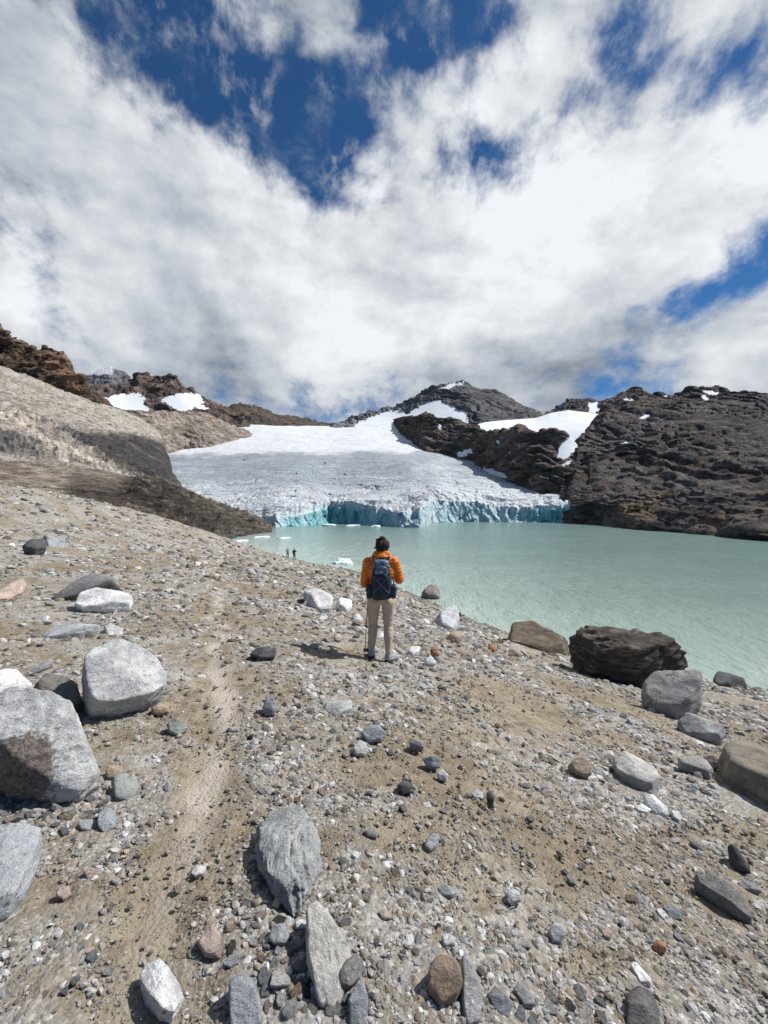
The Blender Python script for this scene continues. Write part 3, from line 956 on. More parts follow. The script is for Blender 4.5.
def col_right(p, px, py, v):
    c = tint((0.088, 0.080, 0.075), fbm(rotp(p, -18, .4, .7, 1.8) / 22, 5, seed=16), 0.6)
    c = mixc(c, (0.150, 0.100, 0.065), smooth(fbm(rotp(p, 20, .6, .8, 1.6) / 16, 4, seed=17), 0.15, 0.7) * smooth(py, 430, 500) * 0.55)
    c = mixc(c, (0.17, 0.115, 0.07), soft(px, py, [(628, 515), (650, 512), (658, 523), (642, 528), (630, 526)], 6) * 0.7)
    c = mixc(c, (0.15, 0.14, 0.135), smooth(fbm(p / 30, 4, seed=18), 0.0, 0.5) * smooth(py, 470, 410) * 0.7)
    s = 0.12 + 0.10 * fbm(rotp(p, 24, 0.4, 1, 2.0) / 20, 3, seed=19)
    for poly in ([(702, 393), (712, 394), (719, 396), (713, 399), (706, 397)], [(700, 399), (704, 399), (708, 401), (705, 404)], [(624, 401), (634, 403), (634, 406), (625, 405)], [(640, 394), (652, 394), (656, 397), (644, 398)],
                 [(620, 448), (626, 445), (630, 446), (626, 449)], [(662, 396), (668, 396), (667, 400), (662, 399)], [(638, 422), (643, 418), (650, 419), (645, 422)]):
        s = np.maximum(s, 0.95 * soft(px, py, poly, 1.0))
    s = np.where(v < 0.12, 0, s)
    return c, s


layer('rocky_mountain', [
    [(562, 530, shore_d(523) * 1.0), (590, 530, shore_d(524.5)), (640, 536, shore_d(530)), (700, 541, shore_d(534.5)), (768, 548, shore_d(541)), (900, 568, shore_d(553)), (1100, 600, shore_d(575))],
    [(562, 522, shore_d(523) + 4), (590, 523.5, shore_d(524.5) + 2), (640, 529, shore_d(530) + 2), (700, 534, shore_d(534.5) + 2), (768, 540, shore_d(541) + 2), (900, 552, shore_d(553) + 2), (1100, 574, shore_d(575) + 2)],
    [(562, 512, 262), (575, 510, 246), (590, 503, 240), (640, 500, 225), (700, 505, 190), (768, 510, 165), (900, 520, 125), (1100, 535, 90)],
    [(562, 496, 285), (575, 480, 292), (590, 462, 305), (640, 455, 300), (700, 462, 265), (768, 468, 240), (900, 475, 200), (1100, 480, 160)],
    [(562, 487, 295), (575, 464, 310), (582, 453, 325), (590, 442, 345), (600, 432, 360), (620, 418, 380), (640, 418, 380), (700, 418, 360), (768, 422, 340), (900, 430, 300), (1100, 430, 260)],
    [(562, 479.5, 300), (568, 465.5, 315), (573, 454.5, 330), (578, 445.5, 345), (584, 438.5, 360), (592, 430.5, 380), (599, 420.5, 405), (606, 410.5, 430), (614, 404, 445), (622, 398, 455), (632, 395, 460), (645, 397, 460), (658, 398, 450), (672, 398, 440), (684, 394, 435), (700, 392, 430), (715, 392, 425), (730, 395, 420), (745, 394, 415), (768, 396, 405), (800, 392, 390), (900, 384, 360), (1100, 364, 320)]],
      900, 420, M_rockfar, disp_right, col_right, jag=1.5, back=(0.3, -0.25))


# ------------------------------------------------------------------ slopes on the left
# dark crag
def disp_crag(p, px, py, v):
    return (5.5 * ridged(rotp(p, 42, 0.7, 1, 1.4) / 36, 5, 0.48, seed=121) + 6.5 * beds(rotp(p, 38), 9, 1.0, 13) + 2.5 * beds(rotp(p, 34), 3.2, 1.0, 14)) * np.clip(v * 3, 0.1, 1) * 0.85 - 4


def col_crag(p, px, py, v):
    c = tint((0.105, 0.080, 0.062), fbm(p / 15, 4, seed=20), 0.5)
    c = mixc(c, (0.21, 0.135, 0.09), soft(px, py, [(38, 350), (58, 352), (80, 378), (84, 396), (60, 378), (45, 368)], 5))
    return c, 0 * px


layer('dark_crag_hill', [
    [(-220, 400, 300), (-60, 392, 310), (0, 384, 320), (30, 392, 330), (60, 404, 340), (112, 420, 350)],
    [(-220, 360, 310), (-60, 362, 320), (0, 366, 335), (30, 378, 345), (60, 390, 355), (112, 411, 365)],
    [(-220, 270, 360), (-60, 300, 350), (-20, 318, 345), (0, 330, 345), (4, 331, 345), (10, 339, 346), (18, 344, 348), (28, 349, 350), (38, 351, 352), (46, 348, 354), (53, 348, 356), (59, 354, 358), (66, 361, 360), (72, 371, 362), (80, 377, 364), (88, 386, 368), (97, 396, 370), (112, 408, 375)]],
      420, 170, M_rockfar, disp_crag, col_crag, jag=1.3)


# pale rock shoulder beside the ice
def disp_sh(p, px, py, v):
    return (1.5 * ridged(rotp(p, -25, 0.7, 1, 1.4) / 22, 5, 0.5, seed=131) + 4 * beds(rotp(p, -20), 7, 1.1, 15) + 2 * beds(rotp(p, -16), 2.5, 1.0, 16) + 1.5 * fbm(p / 30, 3, seed=132)) * np.clip(v * 4, 0.1, 1) - 1.5


def col_sh(p, px, py, v):
    c = tint((0.245, 0.222, 0.195), fbm(rotp(p, -25, .6, 1, 2) / 14, 5, seed=22), 0.5)
    c = mixc(c, (0.27, 0.20, 0.15), smooth(fbm(p / 18, 3, seed=23), 0.2, 0.6) * 0.5)
    return c, 0 * px


ph_foot = [(70, 470), (150, 462), (166, 454), (185, 449), (205, 447), (228, 442), (246, 438), (252, 436)]
ph_top = [(70, 402), (100, 405), (125, 409), (150, 411), (175, 412), (200, 412), (215, 417), (228, 424), (240, 428), (248, 431), (252, 434)]
_pf = np.array(ph_foot, float)


def _pd(x, k):
    return gd(x, np.interp(x, _pf[:, 0], _pf[:, 1]), k)


layer('pale_rock_hill', [[(x, y + 8, _pd(x, 1.02)) for x, y in ph_foot], [(x, y, _pd(x, 1.0)) for x, y in ph_foot], [(x, y, _pd(x, 1.12)) for x, y in ph_top]],
      300, 160, M_rockfar, disp_sh, col_sh, back=(0.06, -0.3))


# broad scree slope
def disp_scree(p, px, py, v):
    rocky = np.clip(soft(px, py, [(-30, 410), (20, 418), (60, 430), (100, 458), (110, 470), (60, 462), (-30, 450)], 8) + 0.06, 0, 1)
    return (1.2 * ridged(rotp(p, -30, .5, .5, 1) / 26, 5, 0.55, seed=144) * 0.8 + 0.9 * fbm(p / 9, 5, seed=141) + rocky * (2.0 * ridged(rotp(p, -25, .8, 1, 2) / 14, 5, 0.58, seed=142) + 4 * beds(rotp(p, -18), 5, 1.1, 21)) + 0.5 * ridged(p / 6, 3, 0.6, seed=145) + 2.0 * fbm(rotp(p, -30, .5, 1, 1.5) / 60, 3, seed=143)) * np.clip(v * 4, 0.1, 1)


def col_scree(p, px, py, v):
    n = fbm(rotp(p, -28, 0.35, 0.6, 2) / 12, 5, seed=24)
    c = tint((0.275, 0.255, 0.228), n, 0.22)
    c = mixc(c, (0.40, 0.355, 0.305), soft(px, py, [(-30, 410), (20, 418), (60, 430), (100, 458), (110, 470), (60, 462), (-30, 445)], 6) * smooth(n, -0.2, 0.5))
    c = mixc(c, (0.036, 0.036, 0.038), soft(px, py, [(58, 433), (100, 433), (135, 437), (160, 442), (185, 452), (185, 492), (165, 484), (148, 480), (118, 474), (85, 458)], 5) * 0.97)
    c = mixc(c, (0.085, 0.085, 0.085), soft(px, py, [(-30, 441), (0, 443), (40, 455), (60, 466), (20, 462), (-30, 456)], 5) * 0.8)
    c = mixc(c, (0.15, 0.13, 0.11), smooth(fbm(rotp(p, -28, 0.3, .6, 2) / 9, 4, seed=26), 0.25, 0.6) * 0.5)
    return c, 0 * px


layer('scree_hill', [
    [(-220, 520, 120), (0, 490, 150), (60, 492, 165), (110, 496, 175), (185, 500, 200)],
    [(-220, 470, 140), (0, 446, 180), (60, 458, 190), (110, 472, 195), (150, 481, 205), (165, 484, 215), (172, 492, 215), (185, 496, 220)],
    [(-220, 430, 200), (0, 410, 230), (60, 425, 240), (110, 442, 245), (150, 462, 240), (160, 470, 235), (185, 492, 230)],
    [(-220, 372, 290), (-40, 364, 310), (0, 370, 325), (30, 380, 335), (60, 392, 345), (85, 401, 350), (100, 406, 355), (125, 413, 375), (142, 420, 390), (154, 430, 390), (162, 441, 375), (166, 452, 340), (168, 464, 290), (170, 480, 245), (185, 496, 235)]],
      420, 240, M_scree, disp_scree, col_scree, back=(0.12, -0.35))


# brown moraine mound by the shore
def disp_mor(p, px, py, v):
    rocky = soft(px, py, [(120, 505), (135, 478), (165, 483), (200, 500), (262, 518), (268, 530), (215, 535), (160, 520)], 10)
    return (0.5 * fbm(p / 9, 5, seed=151) + (0.15 + rocky) * (0.7 * (ridged(rotp(p, -22, .8, .8, 1.5) / 10, 6, 0.58, seed=152) - 0.3) + 3.2 * beds(rotp(p, -18), 3.6, 1.2, 22))) * np.clip(v * 5, 0.05, 1)


def col_mor(p, px, py, v):
    n = fbm(rotp(p, -22, .5, 1, 2) / 7, 5, seed=27)
    c = tint((0.225, 0.198, 0.162), n, 0.3)
    rk_shade = soft(px, py, [(60, 500), (75, 478), (110, 482), (130, 474), (165, 478), (200, 502), (262, 520), (275, 534), (215, 545), (160, 535)], 14)
    c = mixc(c, (0.034, 0.030, 0.027), rk_shade * (0.90 + 0.10 * np.clip(n, -1, 1)))  # dark rock, with the shade of its sun-averted front put into the colour
    c = mixc(c, (0.16, 0.145, 0.125), rk_shade * smooth(fbm(rotp(p, -25, .5, 1, 2) / 5, 4, seed=29), 0.15, 0.6) * 0.7)
    c = mixc(c, (0.15, 0.105, 0.07), smooth(fbm(p / 8, 3, seed=28), 0.25, 0.55) * 0.5 * (1 - 0.8 * rk_shade))
    c = mixc(c, (0.10, 0.092, 0.08), soft(px, py, [(210, 512), (250, 517), (262, 524), (262, 532), (215, 536)], 5) * 0.8)
    c = mixc(c, (0.055, 0.052, 0.05), np.exp(-(p[:, 2] / 0.7) ** 2))
    return c, 0 * px


layer('moraine_hill', [
    [(-220, 560, 95), (0, 520, 105), (100, 545, 110), (190, 560, 105), (215, 552, 108), (245, 541, 140), (272, 533, 165)],
    [(-220, 530, 100), (0, 500, 115), (100, 520, 120), (190, 540, 125), (215, 540, 131), (240, 535.5, 149), (262, 531.5, 171), (272, 530, 182)],
    [(-220, 500, 105), (0, 478, 130), (100, 492, 140), (150, 502, 150), (190, 516, 155), (215, 523, 160), (240, 525, 172), (262, 527, 182), (272, 529, 188)],
    [(-220, 470, 120), (-40, 463, 140), (0, 461, 150), (40, 463, 160), (80, 467, 168), (110, 472, 175), (135, 479, 185), (160, 485, 190), (180, 490, 192), (200, 499, 192), (220, 507, 192), (240, 514, 192), (255, 519, 193), (264, 524, 195), (272, 528, 196)]],
      620, 240, M_mor, disp_mor, col_mor, back=(0.15, -0.35))

# ------------------------------------------------------------------ lake
def mat_water():
    m, t = new_mat('glacial_water')
    geo = t.n('ShaderNodeNewGeometry')
    pos = geo.outputs['Position']
    shal = t.n('ShaderNodeAttribute', attribute_name='shallow').outputs['Fac']
    mp = t.n('ShaderNodeMapping', {'Vector': pos, 'Rotation': (0, 0, 0.55), 'Scale': (1.0, 0.38, 1.0)}).outputs[0]
    n1 = t.noise(mp, 0.9, 6, 0.6, 0.6)
    n2 = t.noise(mp, 4.5, 4, 0.6, 0.2)
    big = t.noise(t.n('ShaderNodeMapping', {'Vector': pos, 'Scale': (0.35, 1.6, 1.0)}).outputs[0], 0.035, 5, 0.6, 0.6)
    c = t.mix(shal, (0.185, 0.280, 0.255), (0.430, 0.525, 0.465))
    c = t.mix(t.ramp(big, 0.35, 0.65, 0.0, 0.45), c, t.mix(1.0, c, (0.72, 0.80, 0.80), 'MULTIPLY'))
    n0 = t.noise(mp, 0.28, 5, 0.6, 0.5)
    h = t.m('ADD', t.m('MULTIPLY', n0, 2.2), t.m('ADD', n1, t.m('MULTIPLY', n2, 0.35)))
    c = t.mix(t.ramp(n0, 0.35, 0.65, 0.0, 0.22), c, t.mix(1.0, c, (0.70, 0.78, 0.78), 'MULTIPLY'))
    finish(t, c, 0.16, h, 1.0, 0.40, 0.5, {'IOR': 1.33})
    return m


M_water = mat_water()
wr = np.exp(np.linspace(math.log(14), math.log(420), 200))
wt = np.radians(np.linspace(-50, 75, 260))
WT, WR = np.meshgrid(wt, wr)
wx, wy = (np.sin(WT) * WR).ravel(), (np.cos(WT) * WR).ravel()
shP = np.array([p[:2] for p in sh_])
dsh = np.full(wx.shape, 1e9)
for i in range(len(shP) - 1):
    a, b = shP[i], shP[i + 1]
    e = b - a
    t_ = np.clip(((wx - a[0]) * e[0] + (wy - a[1]) * e[1]) / (e @ e), 0, 1)
    dsh = np.minimum(dsh, np.hypot(wx - a[0] - t_ * e[0], wy - a[1] - t_ * e[1]))
shal = np.exp(-dsh / 22)
me = mk_mesh('lake', np.c_[wx, wy, 0 * wx], grid_faces(200, 260), M_water, {'shallow': shal})
tag(link('lake', me), kind='structure')
# bed of the country around, far below: one sheet out to the horizon
me = mk_mesh('terrain', [(-6000, -3000, -40), (6000, -3000, -40), (6000, 8000, -40), (-6000, 8000, -40)], [(0, 1, 2, 3)], M_scree, {'col': np.full((4, 3), 0.15), 'snow': np.zeros(4)})
tag(link('terrain', me), kind='structure')
# ------------------------------------------------------------------ stones
def mat_stone():
    """one gneiss for all loose rock; the tint is each stone's own"""
    m, t = new_mat('gneiss')
    tcn = t.n('ShaderNodeTexCoord').outputs['Object']
    oi = t.n('ShaderNodeObjectInfo')
    tintc = oi.outputs['Color']
    rnd = oi.outputs['Random']
    geo = t.n('ShaderNodeNewGeometry')
    off = t.n('ShaderNodeCombineXYZ', {'X': t.m('MULTIPLY', rnd, 37.0), 'Y': t.m('MULTIPLY', rnd, 11.0), 'Z': t.m('MULTIPLY', rnd, 73.0)}).outputs[0]
    v = t.v('ADD', tcn, off)
    fol = t.n('ShaderNodeMapping', {'Vector': v, 'Rotation': (0.5, 0.35, 0.2), 'Scale': (2.2, 2.2, 12.0)}).outputs[0]
    f1 = t.noise(fol, 1.1, 8, 0.66, 0.7)
    b1 = t.noise(v, 3.0, 8, 0.66)
    s1 = t.noise(v, 38.0, 6, 0.72)
    c = t.mix(t.ramp(f1, 0.38, 0.62), t.mix(1.0, tintc, (0.62, 0.62, 0.64), 'MULTIPLY'), tintc)
    c = t.mix(t.ramp(b1, 0.42, 0.62, 0.0, 0.75), c, t.mix(1.0, tintc, (1.45, 1.43, 1.38), 'MULTIPLY'))
    c = t.mix(t.ramp(b1, 0.44, 0.34, 0.0, 0.6), c, t.mix(1.0, tintc, (0.66, 0.62, 0.56), 'MULTIPLY'))
    s2 = t.noise(v, 85.0, 5, 0.75)
    c = t.mix(t.ramp(s1, 0.53, 0.66, 0.0, 0.75), c, t.mix(1.0, tintc, (0.40, 0.39, 0.38), 'MULTIPLY'))
    c = t.mix(t.ramp(s2, 0.46, 0.34, 0.0, 0.7), c, t.mix(1.0, tintc, (1.8, 1.8, 1.8), 'MULTIPLY'))
    patch = t.n('ShaderNodeAttribute', attribute_name='patch').outputs['Fac']
    pc = t.mix(t.ramp(s1, 0.4, 0.6), (0.06, 0.047, 0.04), (0.21, 0.17, 0.145))
    c = t.mix(t.ramp(t.m('ADD', patch, t.m('ADD', t.m('MULTIPLY', t.m('SUBTRACT', b1, 0.5), 3.0), t.m('MULTIPLY', t.m('SUBTRACT', s1, 0.5), 2.2))), 0.45, 0.75, 0.0, 0.92), c, pc)
    strata = t.n('ShaderNodeAttribute', attribute_name='strata').outputs['Fac']
    sm = t.n('ShaderNodeMapping', {'Vector': v, 'Rotation': (0.1, -0.12, 0.2), 'Scale': (0.7, 0.7, 5.0)}).outputs[0]
    sf_ = t.noise(sm, 1.6, 9, 0.7, 0.5)
    c = t.mix(t.m('MULTIPLY', strata, t.ramp(sf_, 0.50, 0.62)), c, (0.20, 0.17, 0.135))
    c = t.mix(t.m('MULTIPLY', strata, t.ramp(sf_, 0.64, 0.70)), c, (0.42, 0.40, 0.37))
    vein = t.n('ShaderNodeAttribute', attribute_name='vein').outputs['Fac']
    c = t.mix(t.ramp(t.m('MULTIPLY', vein, t.m('ADD', b1, t.m('MULTIPLY', t.m('SUBTRACT', s1, 0.5), 0.6))), 0.56, 0.64, 0.0, 0.85), c, (0.10, 0.105, 0.115))
    h = t.m('ADD', t.m('MULTIPLY', t.m('MULTIPLY', sf_, strata), 3.0), t.m('MULTIPLY', f1, 0.8))
    h = t.m('ADD', h, t.m('ADD', t.m('MULTIPLY', s1, 0.35), t.m('MULTIPLY', b1, 0.8)))
    finish(t, c, 0.85, h, 1.0, 0.045, 0.2)
    return m


M_stone = mat_stone()


def ico(sub):
    import bmesh
    bm = bmesh.new()
    bmesh.ops.create_icosphere(bm, subdivisions=sub, radius=1.0)
    bm.verts.ensure_lookup_table()
    V = np.array([v.co[:] for v in bm.verts]); Fc = np.array([[v.index for v in f.verts] for f in bm.faces])
    bm.free()
    return V / np.linalg.norm(V, axis=1)[:, None], Fc


ICO = {s: ico(s) for s in (1, 2, 3, 4, 5, 6)}


def planes_shape(dirs, N, H, soft_k=14.0):
    """radius of a convex body bounded by planes n.x = h, edges slightly worn"""
    dots = dirs @ np.asarray(N).T
    inv = np.clip(dots, 0.0, None) / np.asarray(H)[None]       # 1/r along each direction
    m = inv.max(1)
    k = soft_k
    lse = m + np.log(np.exp(k * (inv - m[:, None]) / m[:, None]).sum(1)) / k * m
    return 1.0 / np.maximum(lse, 1e-6)


def stone_planes(rg, n=7, flat=0.55, elong=1.3):
    N = rg.normal(size=(n, 3)); N /= np.linalg.norm(N, axis=1)[:, None]
    H = rg.uniform(0.52, 1.0, n)
    N = np.r_[N, np.array([[0, 0, 1], [0, 0, -1], [1, 0, .2], [-1, .1, 0], [0, 1, .1], [0, -1, 0.2]], float) + rg.normal(scale=0.15, size=(6, 3))]
    N /= np.linalg.norm(N, axis=1)[:, None]
    H = np.r_[H, rg.uniform(0.75, 0.95, 6)]
    return N, H


def stone_mesh(name, rg, sub=3, flat=0.55, elong=1.3, rough=0.05, soft_k=16, mat=None):
    D, Fc = ICO[sub]
    N, H = stone_planes(rg)
    r = planes_shape(D, N, H, soft_k)
    V = D * r[:, None]
    if rough:
        V = V * (1 + rough * fbm(V * 2.2 + rg.uniform(0, 50, 3), 4, 0.55))[:, None]
    V = V * np.array([elong, 1.0, flat])
    V /= np.abs(V[:, 0]).max()
    return mk_mesh(name, V, Fc, mat or M_stone)


PAL = {
    'pale grey': (0.46, 0.468, 0.472), 'grey': (0.27, 0.272, 0.272), 'blue-grey': (0.27, 0.290, 0.31), 'white': (0.66, 0.665, 0.67), 'dark grey': (0.095, 0.095, 0.098),
    'pinkish': (0.44, 0.355, 0.31), 'tan': (0.31, 0.255, 0.195), 'rusty orange': (0.32, 0.175, 0.10), 'brown': (0.185, 0.138, 0.103), 'greenish grey': (0.25, 0.275, 0.265), 'near-black': (0.055, 0.05, 0.046), 'grey-brown': (0.20, 0.175, 0.15),
}
landmarks = []      # (phrase, px, py, radius)
STONES = []


def hull(pts):
    pts = sorted(map(tuple, pts))
    def half(ps):
        h_ = []
        for p in ps:
            while len(h_) > 1 and (h_[-1][0] - h_[-2][0]) * (p[1] - h_[-2][1]) - (h_[-1][1] - h_[-2][1]) * (p[0] - h_[-2][0]) <= 0:
                h_.pop()
            h_.append(p)
        return h_[:-1]
    return np.array(half(pts) + half(pts[::-1]), float)


def rock(name, poly, colour, label, cat='rock', k=0.45, h=None, depth=None, sub=5, rough=0.045, soft_k=55, seed=0, patch=None, vein=False, mark=None, group=None, capn=3, bury=0.7, tilt=0.25, fine=1.0, strata=0.0, lift=None, groove=0.0):
    """a rock whose outline is the polygon seen in the photograph, standing on the ground where its lowest pixel meets it.
    k: 0 stands facing the viewer, 1 lies along the ground; h: how thick it is against its outline"""
    rg = np.random.default_rng(seed * 7 + len(poly) * 13 + int(abs(poly[0][0]) + abs(poly[0][1])))
    poly = hull(np.array(poly, float))
    o = np.array([0, 0, CAMZ])
    # outline vertices in space
    cpx = poly.mean(0)
    base = poly[np.argmax(poly[:, 1])]
    gb = hit_ground(base[0], base[1])
    tb = np.linalg.norm(gb - o)
    R = []
    for x, y in poly:
        d = ray_dir(x, y)
        tv = tb
        if k > 0:
            g = hit_ground(x, y)
            tg = np.linalg.norm(g - o) if g is not None else tb * 1.5
            tg = min(tg, tb * 1.9)
            tv = tb * (1 - k) + tg * k
        R.append(o + d * tv)
    R = np.array(R)
    c = R.mean(0)
    u, s, vt = np.linalg.svd(R - c)
    n = vt[2]
    if n @ (o - c) < 0:
        n = -n
    e1 = vt[0]; e2 = np.cross(n, e1)
    Q = np.c_[(R - c) @ e1, (R - c) @ e2]
    area = 0.5 * np.sum(Q[:, 0] * np.roll(Q[:, 1], -1) - np.roll(Q[:, 0], -1) * Q[:, 1])
    if area < 0:
        Q = Q[::-1]
    size = math.sqrt(abs(area))
    h = (0.42 if h is None else h) * size
    Q = Q * (1 - 0.55 * h / tb)       # its near side stands closer to the eye than its outline
    N = []; H = []
    for i in range(len(Q)):
        a, b = Q[i], Q[(i + 1) % len(Q)]
        e = b - a
        L = np.linalg.norm(e)
        if L < 1e-6: continue
        nn = np.array([e[1], -e[0]]) / L
        hh = nn @ a
        if hh <= 0.02 * size: hh = 0.02 * size
        for sgn in (1, -1):
            tl = sgn * rg.uniform(0.05, tilt * 1.6)
            v = np.array([nn[0], nn[1], tl]); ln = np.linalg.norm(v)
            N.append(v / ln); H.append(hh / ln)
    for i in range(capn):
        v = np.array([rg.uniform(-.45, .45), rg.uniform(-.45, .45), 1.0]); v /= np.linalg.norm(v)
        N.append(v); H.append(h * rg.uniform(0.8, 1.05))
    N.append(np.array([0, 0, -1.0])); H.append(max(h, bury * size))
    N = np.array(N); H = np.array(H)
    D, Fc = ICO[sub]
    # squash the sphere of directions so that thin slabs still get even faces
    ext = np.array([np.abs(Q[:, 0]).max(), np.abs(Q[:, 1]).max(), max(h, size * 0.25)])
    D2 = D * ext; D2 /= np.linalg.norm(D2, axis=1)[:, None]
    r = planes_shape(D2, N, H, soft_k)
    L = D2 * r[:, None]
    Wd = L[:, :1] * e1 + L[:, 1:2] * e2 + L[:, 2:] * n
    sd_ = rg.uniform(0, 80, 3)
    f = fbm(Wd / size * 2.2 + sd_, 6, 0.55)
    f2 = beds_small(Wd / size, seed + 3)
    fine_ = ridged(Wd / size * 7 + sd_, 4, 0.6) if sub >= 5 else 0.0
    rad_ = np.linalg.norm(Wd, axis=1)
    Wd = Wd * (1 + rough * f + rough * 0.9 * (f2 - 0.25) + rough * 0.22 * fine_)[:, None]
    if groove:
        dn = np.array([0, 0, -1.0]); ax_ = e1 if abs((project(c + e1 * size)[1] - project(c)[1])) > abs((project(c + e2 * size)[1] - project(c)[1])) else e2
        if project(c + ax_ * size)[1] < project(c)[1]: ax_ = -ax_
        cr = np.cross(n, ax_)
        a1 = Wd @ ax_ / size; a2 = Wd @ cr / size; a3 = Wd @ n / size
        g = ridged(np.stack([a2 * 5 + 0.8 * a1, a1 * 0.9, a3 * 0.5], -1), 4, 0.6, seed=71)
        Wd = Wd + n * (size * groove * smooth(a1, -0.35, 0.25) * (np.clip(g, -1.5, 1) - 0.4))[:, None]
    at = {}
    loc = c + n * size * (0.10 * k if lift is None else lift)
    px_, py_, _ = project(Wd + c)
    at['patch'] = np.clip(poly_dist(px_, py_, patch) / 30 + 0.5, 0, 1) if patch else np.zeros(len(Wd))
    at['strata'] = np.full(len(Wd), float(strata))
    at['vein'] = np.full(len(Wd), 1.0 if vein else 0.0)
    me = mk_mesh(name, Wd, Fc, M_stone, at)
    ob = link(name, me, loc=tuple(loc))
    ob.color = (*PAL[colour], 1) if isinstance(colour, str) else (*colour, 1)
    tag(ob, label, cat, group)
    STONES.append((cpx[0], cpx[1], math.sqrt(abs(area)) * F / tb, ob))
    occupied.append((cpx[0], cpx[1], (poly[:, 0].max() - poly[:, 0].min()) / 2 * 0.85, (poly[:, 1].max() - poly[:, 1].min()) / 2 * 0.85))
    if mark:
        landmarks.append((mark, cpx[0], cpx[1]))
    return ob


def beds_small(p, seed):
    q = rotp(p, 30)
    q = rotp(q, 25, ax='x')
    s = q[:, 2] * 7 + 1.2 * fbm(p * 1.5, 3, seed=seed)
    f = s - np.floor(s)
    return np.minimum(f * 4, 1) * (1 - f)


occupied = []
G_B = 'boulders lying on the slope'
rock('boulder', [(-30, 725), (-5, 716), (20, 711), (45, 712), (78, 724), (92, 745), (101, 772), (97, 790), (80, 803), (60, 807), (25, 799), (-10, 786), (-35, 770)], 'pale grey',
     'big pale grey boulder with a dark brown stained side above a heap of small stones', 'boulder', k=0.35, h=0.5, sub=6, seed=1, patch=[(-30, 740), (10, 738), (42, 738), (55, 752), (60, 790), (45, 805), (-30, 800)], mark='the brown-stained boulder')
rock('boulder', [(81, 672), (92, 661), (110, 650), (118, 647), (132, 651), (158, 665), (167, 680), (164, 695), (148, 708), (118, 717), (90, 717), (82, 700)], 'pale grey',
     'pale grey pointed-top boulder with a fine white crack beside the trail', 'boulder', k=0.15, h=0.4, sub=6, seed=2, mark='the pointed-top boulder', rough=0.035, tilt=0.06)
rock('boulder', [(30, 692), (42, 678), (60, 681), (80, 695), (84, 708), (72, 716), (50, 714), (34, 705)], (0.15, 0.145, 0.135),
     'low dark grey boulder wedged between the pointed-top boulder and the pale left one', 'boulder', k=0.3, h=0.4, sub=5, seed=3)
rock('boulder', [(-14, 679), (5, 675), (20, 677), (33, 686), (28, 696), (8, 702), (-14, 702)], 'white',
     'flat white-topped boulder above the brown-stained boulder', 'boulder', k=0.3, h=0.3, sub=5, seed=4)
rock('boulder', [(-45, 843), (-10, 836), (20, 838), (42, 846), (38, 872), (25, 900), (8, 922), (-25, 930), (-45, 905)], (0.33, 0.35, 0.375),
     'smooth pale blue-grey boulder sunk in brown soil below the heap of small stones', 'boulder', k=0.75, h=0.22, sub=6, seed=5, mark='the sunken blue-grey boulder', rough=0.03)
rock('stone', [(139, 978), (146, 965), (158, 961), (170, 972), (180, 988), (184, 1002), (172, 1022), (160, 1020), (146, 1000)], 'white',
     'white stone with black veins lying on the brown soil', 'stone', k=0.5, h=0.32, sub=5, seed=6, vein=True, mark='the black-veined white stone')
rock('stone', [(197, 944), (206, 930), (213, 923), (221, 935), (226, 946), (220, 960), (204, 957)], 'pinkish',
     'pinkish pointed stone standing in bare sand', 'stone', k=0.4, h=0.3, sub=4, seed=7, mark='the pinkish pointed stone')
rock('stone', [(227, 992), (233, 980), (245, 977), (256, 983), (262, 1002), (262, 1030), (230, 1034)], (0.26, 0.275, 0.295),
     'smooth oval blue-grey stone at the foot of the photo under the pinkish pointed stone', 'stone', k=0.5, h=0.4, sub=5, seed=8, soft_k=18, rough=0.02)
rock('flat_rock', [(267, 804), (285, 800), (301, 808), (315, 835), (320, 866), (309, 902), (300, 921), (291, 921), (267, 884), (256, 860), (260, 832)], (0.33, 0.345, 0.35),
     'long grey slab with a split ridged lower end, half sunk in sand', 'slab', k=0.8, h=0.2, sub=6, seed=9, rough=0.12, mark='the long split slab', tilt=0.4, lift=0.06, groove=0.05)
rock('flat_rock', [(306, 916), (318, 909), (332, 922), (350, 952), (352, 975), (338, 1014), (318, 1008), (306, 965)], (0.45, 0.44, 0.415),
     'long pale cream-grey slab pointing up at the split slab', 'slab', k=0.6, h=0.3, sub=5, groove=0.04, seed=10, rough=0.05, mark='the cream-grey slab')
rock('stone', [(336, 975), (346, 959), (357, 953), (364, 962), (360, 980), (348, 993), (338, 990)], 'grey', 'grey angular stone leaning on the cream-grey slab', 'stone', k=0.2, h=0.5, sub=4, seed=11)
rock('stone', [(348, 1000), (357, 982), (363, 978), (369, 1000), (366, 1030), (350, 1030)], 'blue-grey', 'narrow upright grey stone below the one leaning on the cream-grey slab', 'stone', k=0.3, h=0.4, sub=4, seed=12)
rock('stone', [(427, 972), (436, 959), (450, 958), (460, 967), (463, 985), (456, 1002), (440, 1008), (428, 996)], (0.25, 0.195, 0.15), 'rounded brown block with a pale top beside the pale sliver', 'stone', k=0.2, h=0.5, sub=5, seed=13, soft_k=25, mark='the brown block')
rock('stone', [(428, 965), (438, 955), (448, 956), (449, 964), (438, 970)], 'grey', 'small grey stone resting on top of the brown block', 'stone', k=0.1, h=0.4, sub=3, seed=14, depth=1)
rock('stone', [(459, 961), (466, 958), (472, 972), (482, 1000), (480, 1024), (467, 1026), (461, 1000)], 'pale grey', 'long narrow pale grey sliver of rock beside the brown block', 'stone', k=0.5, h=0.35, sub=4, seed=15, mark='the pale sliver')
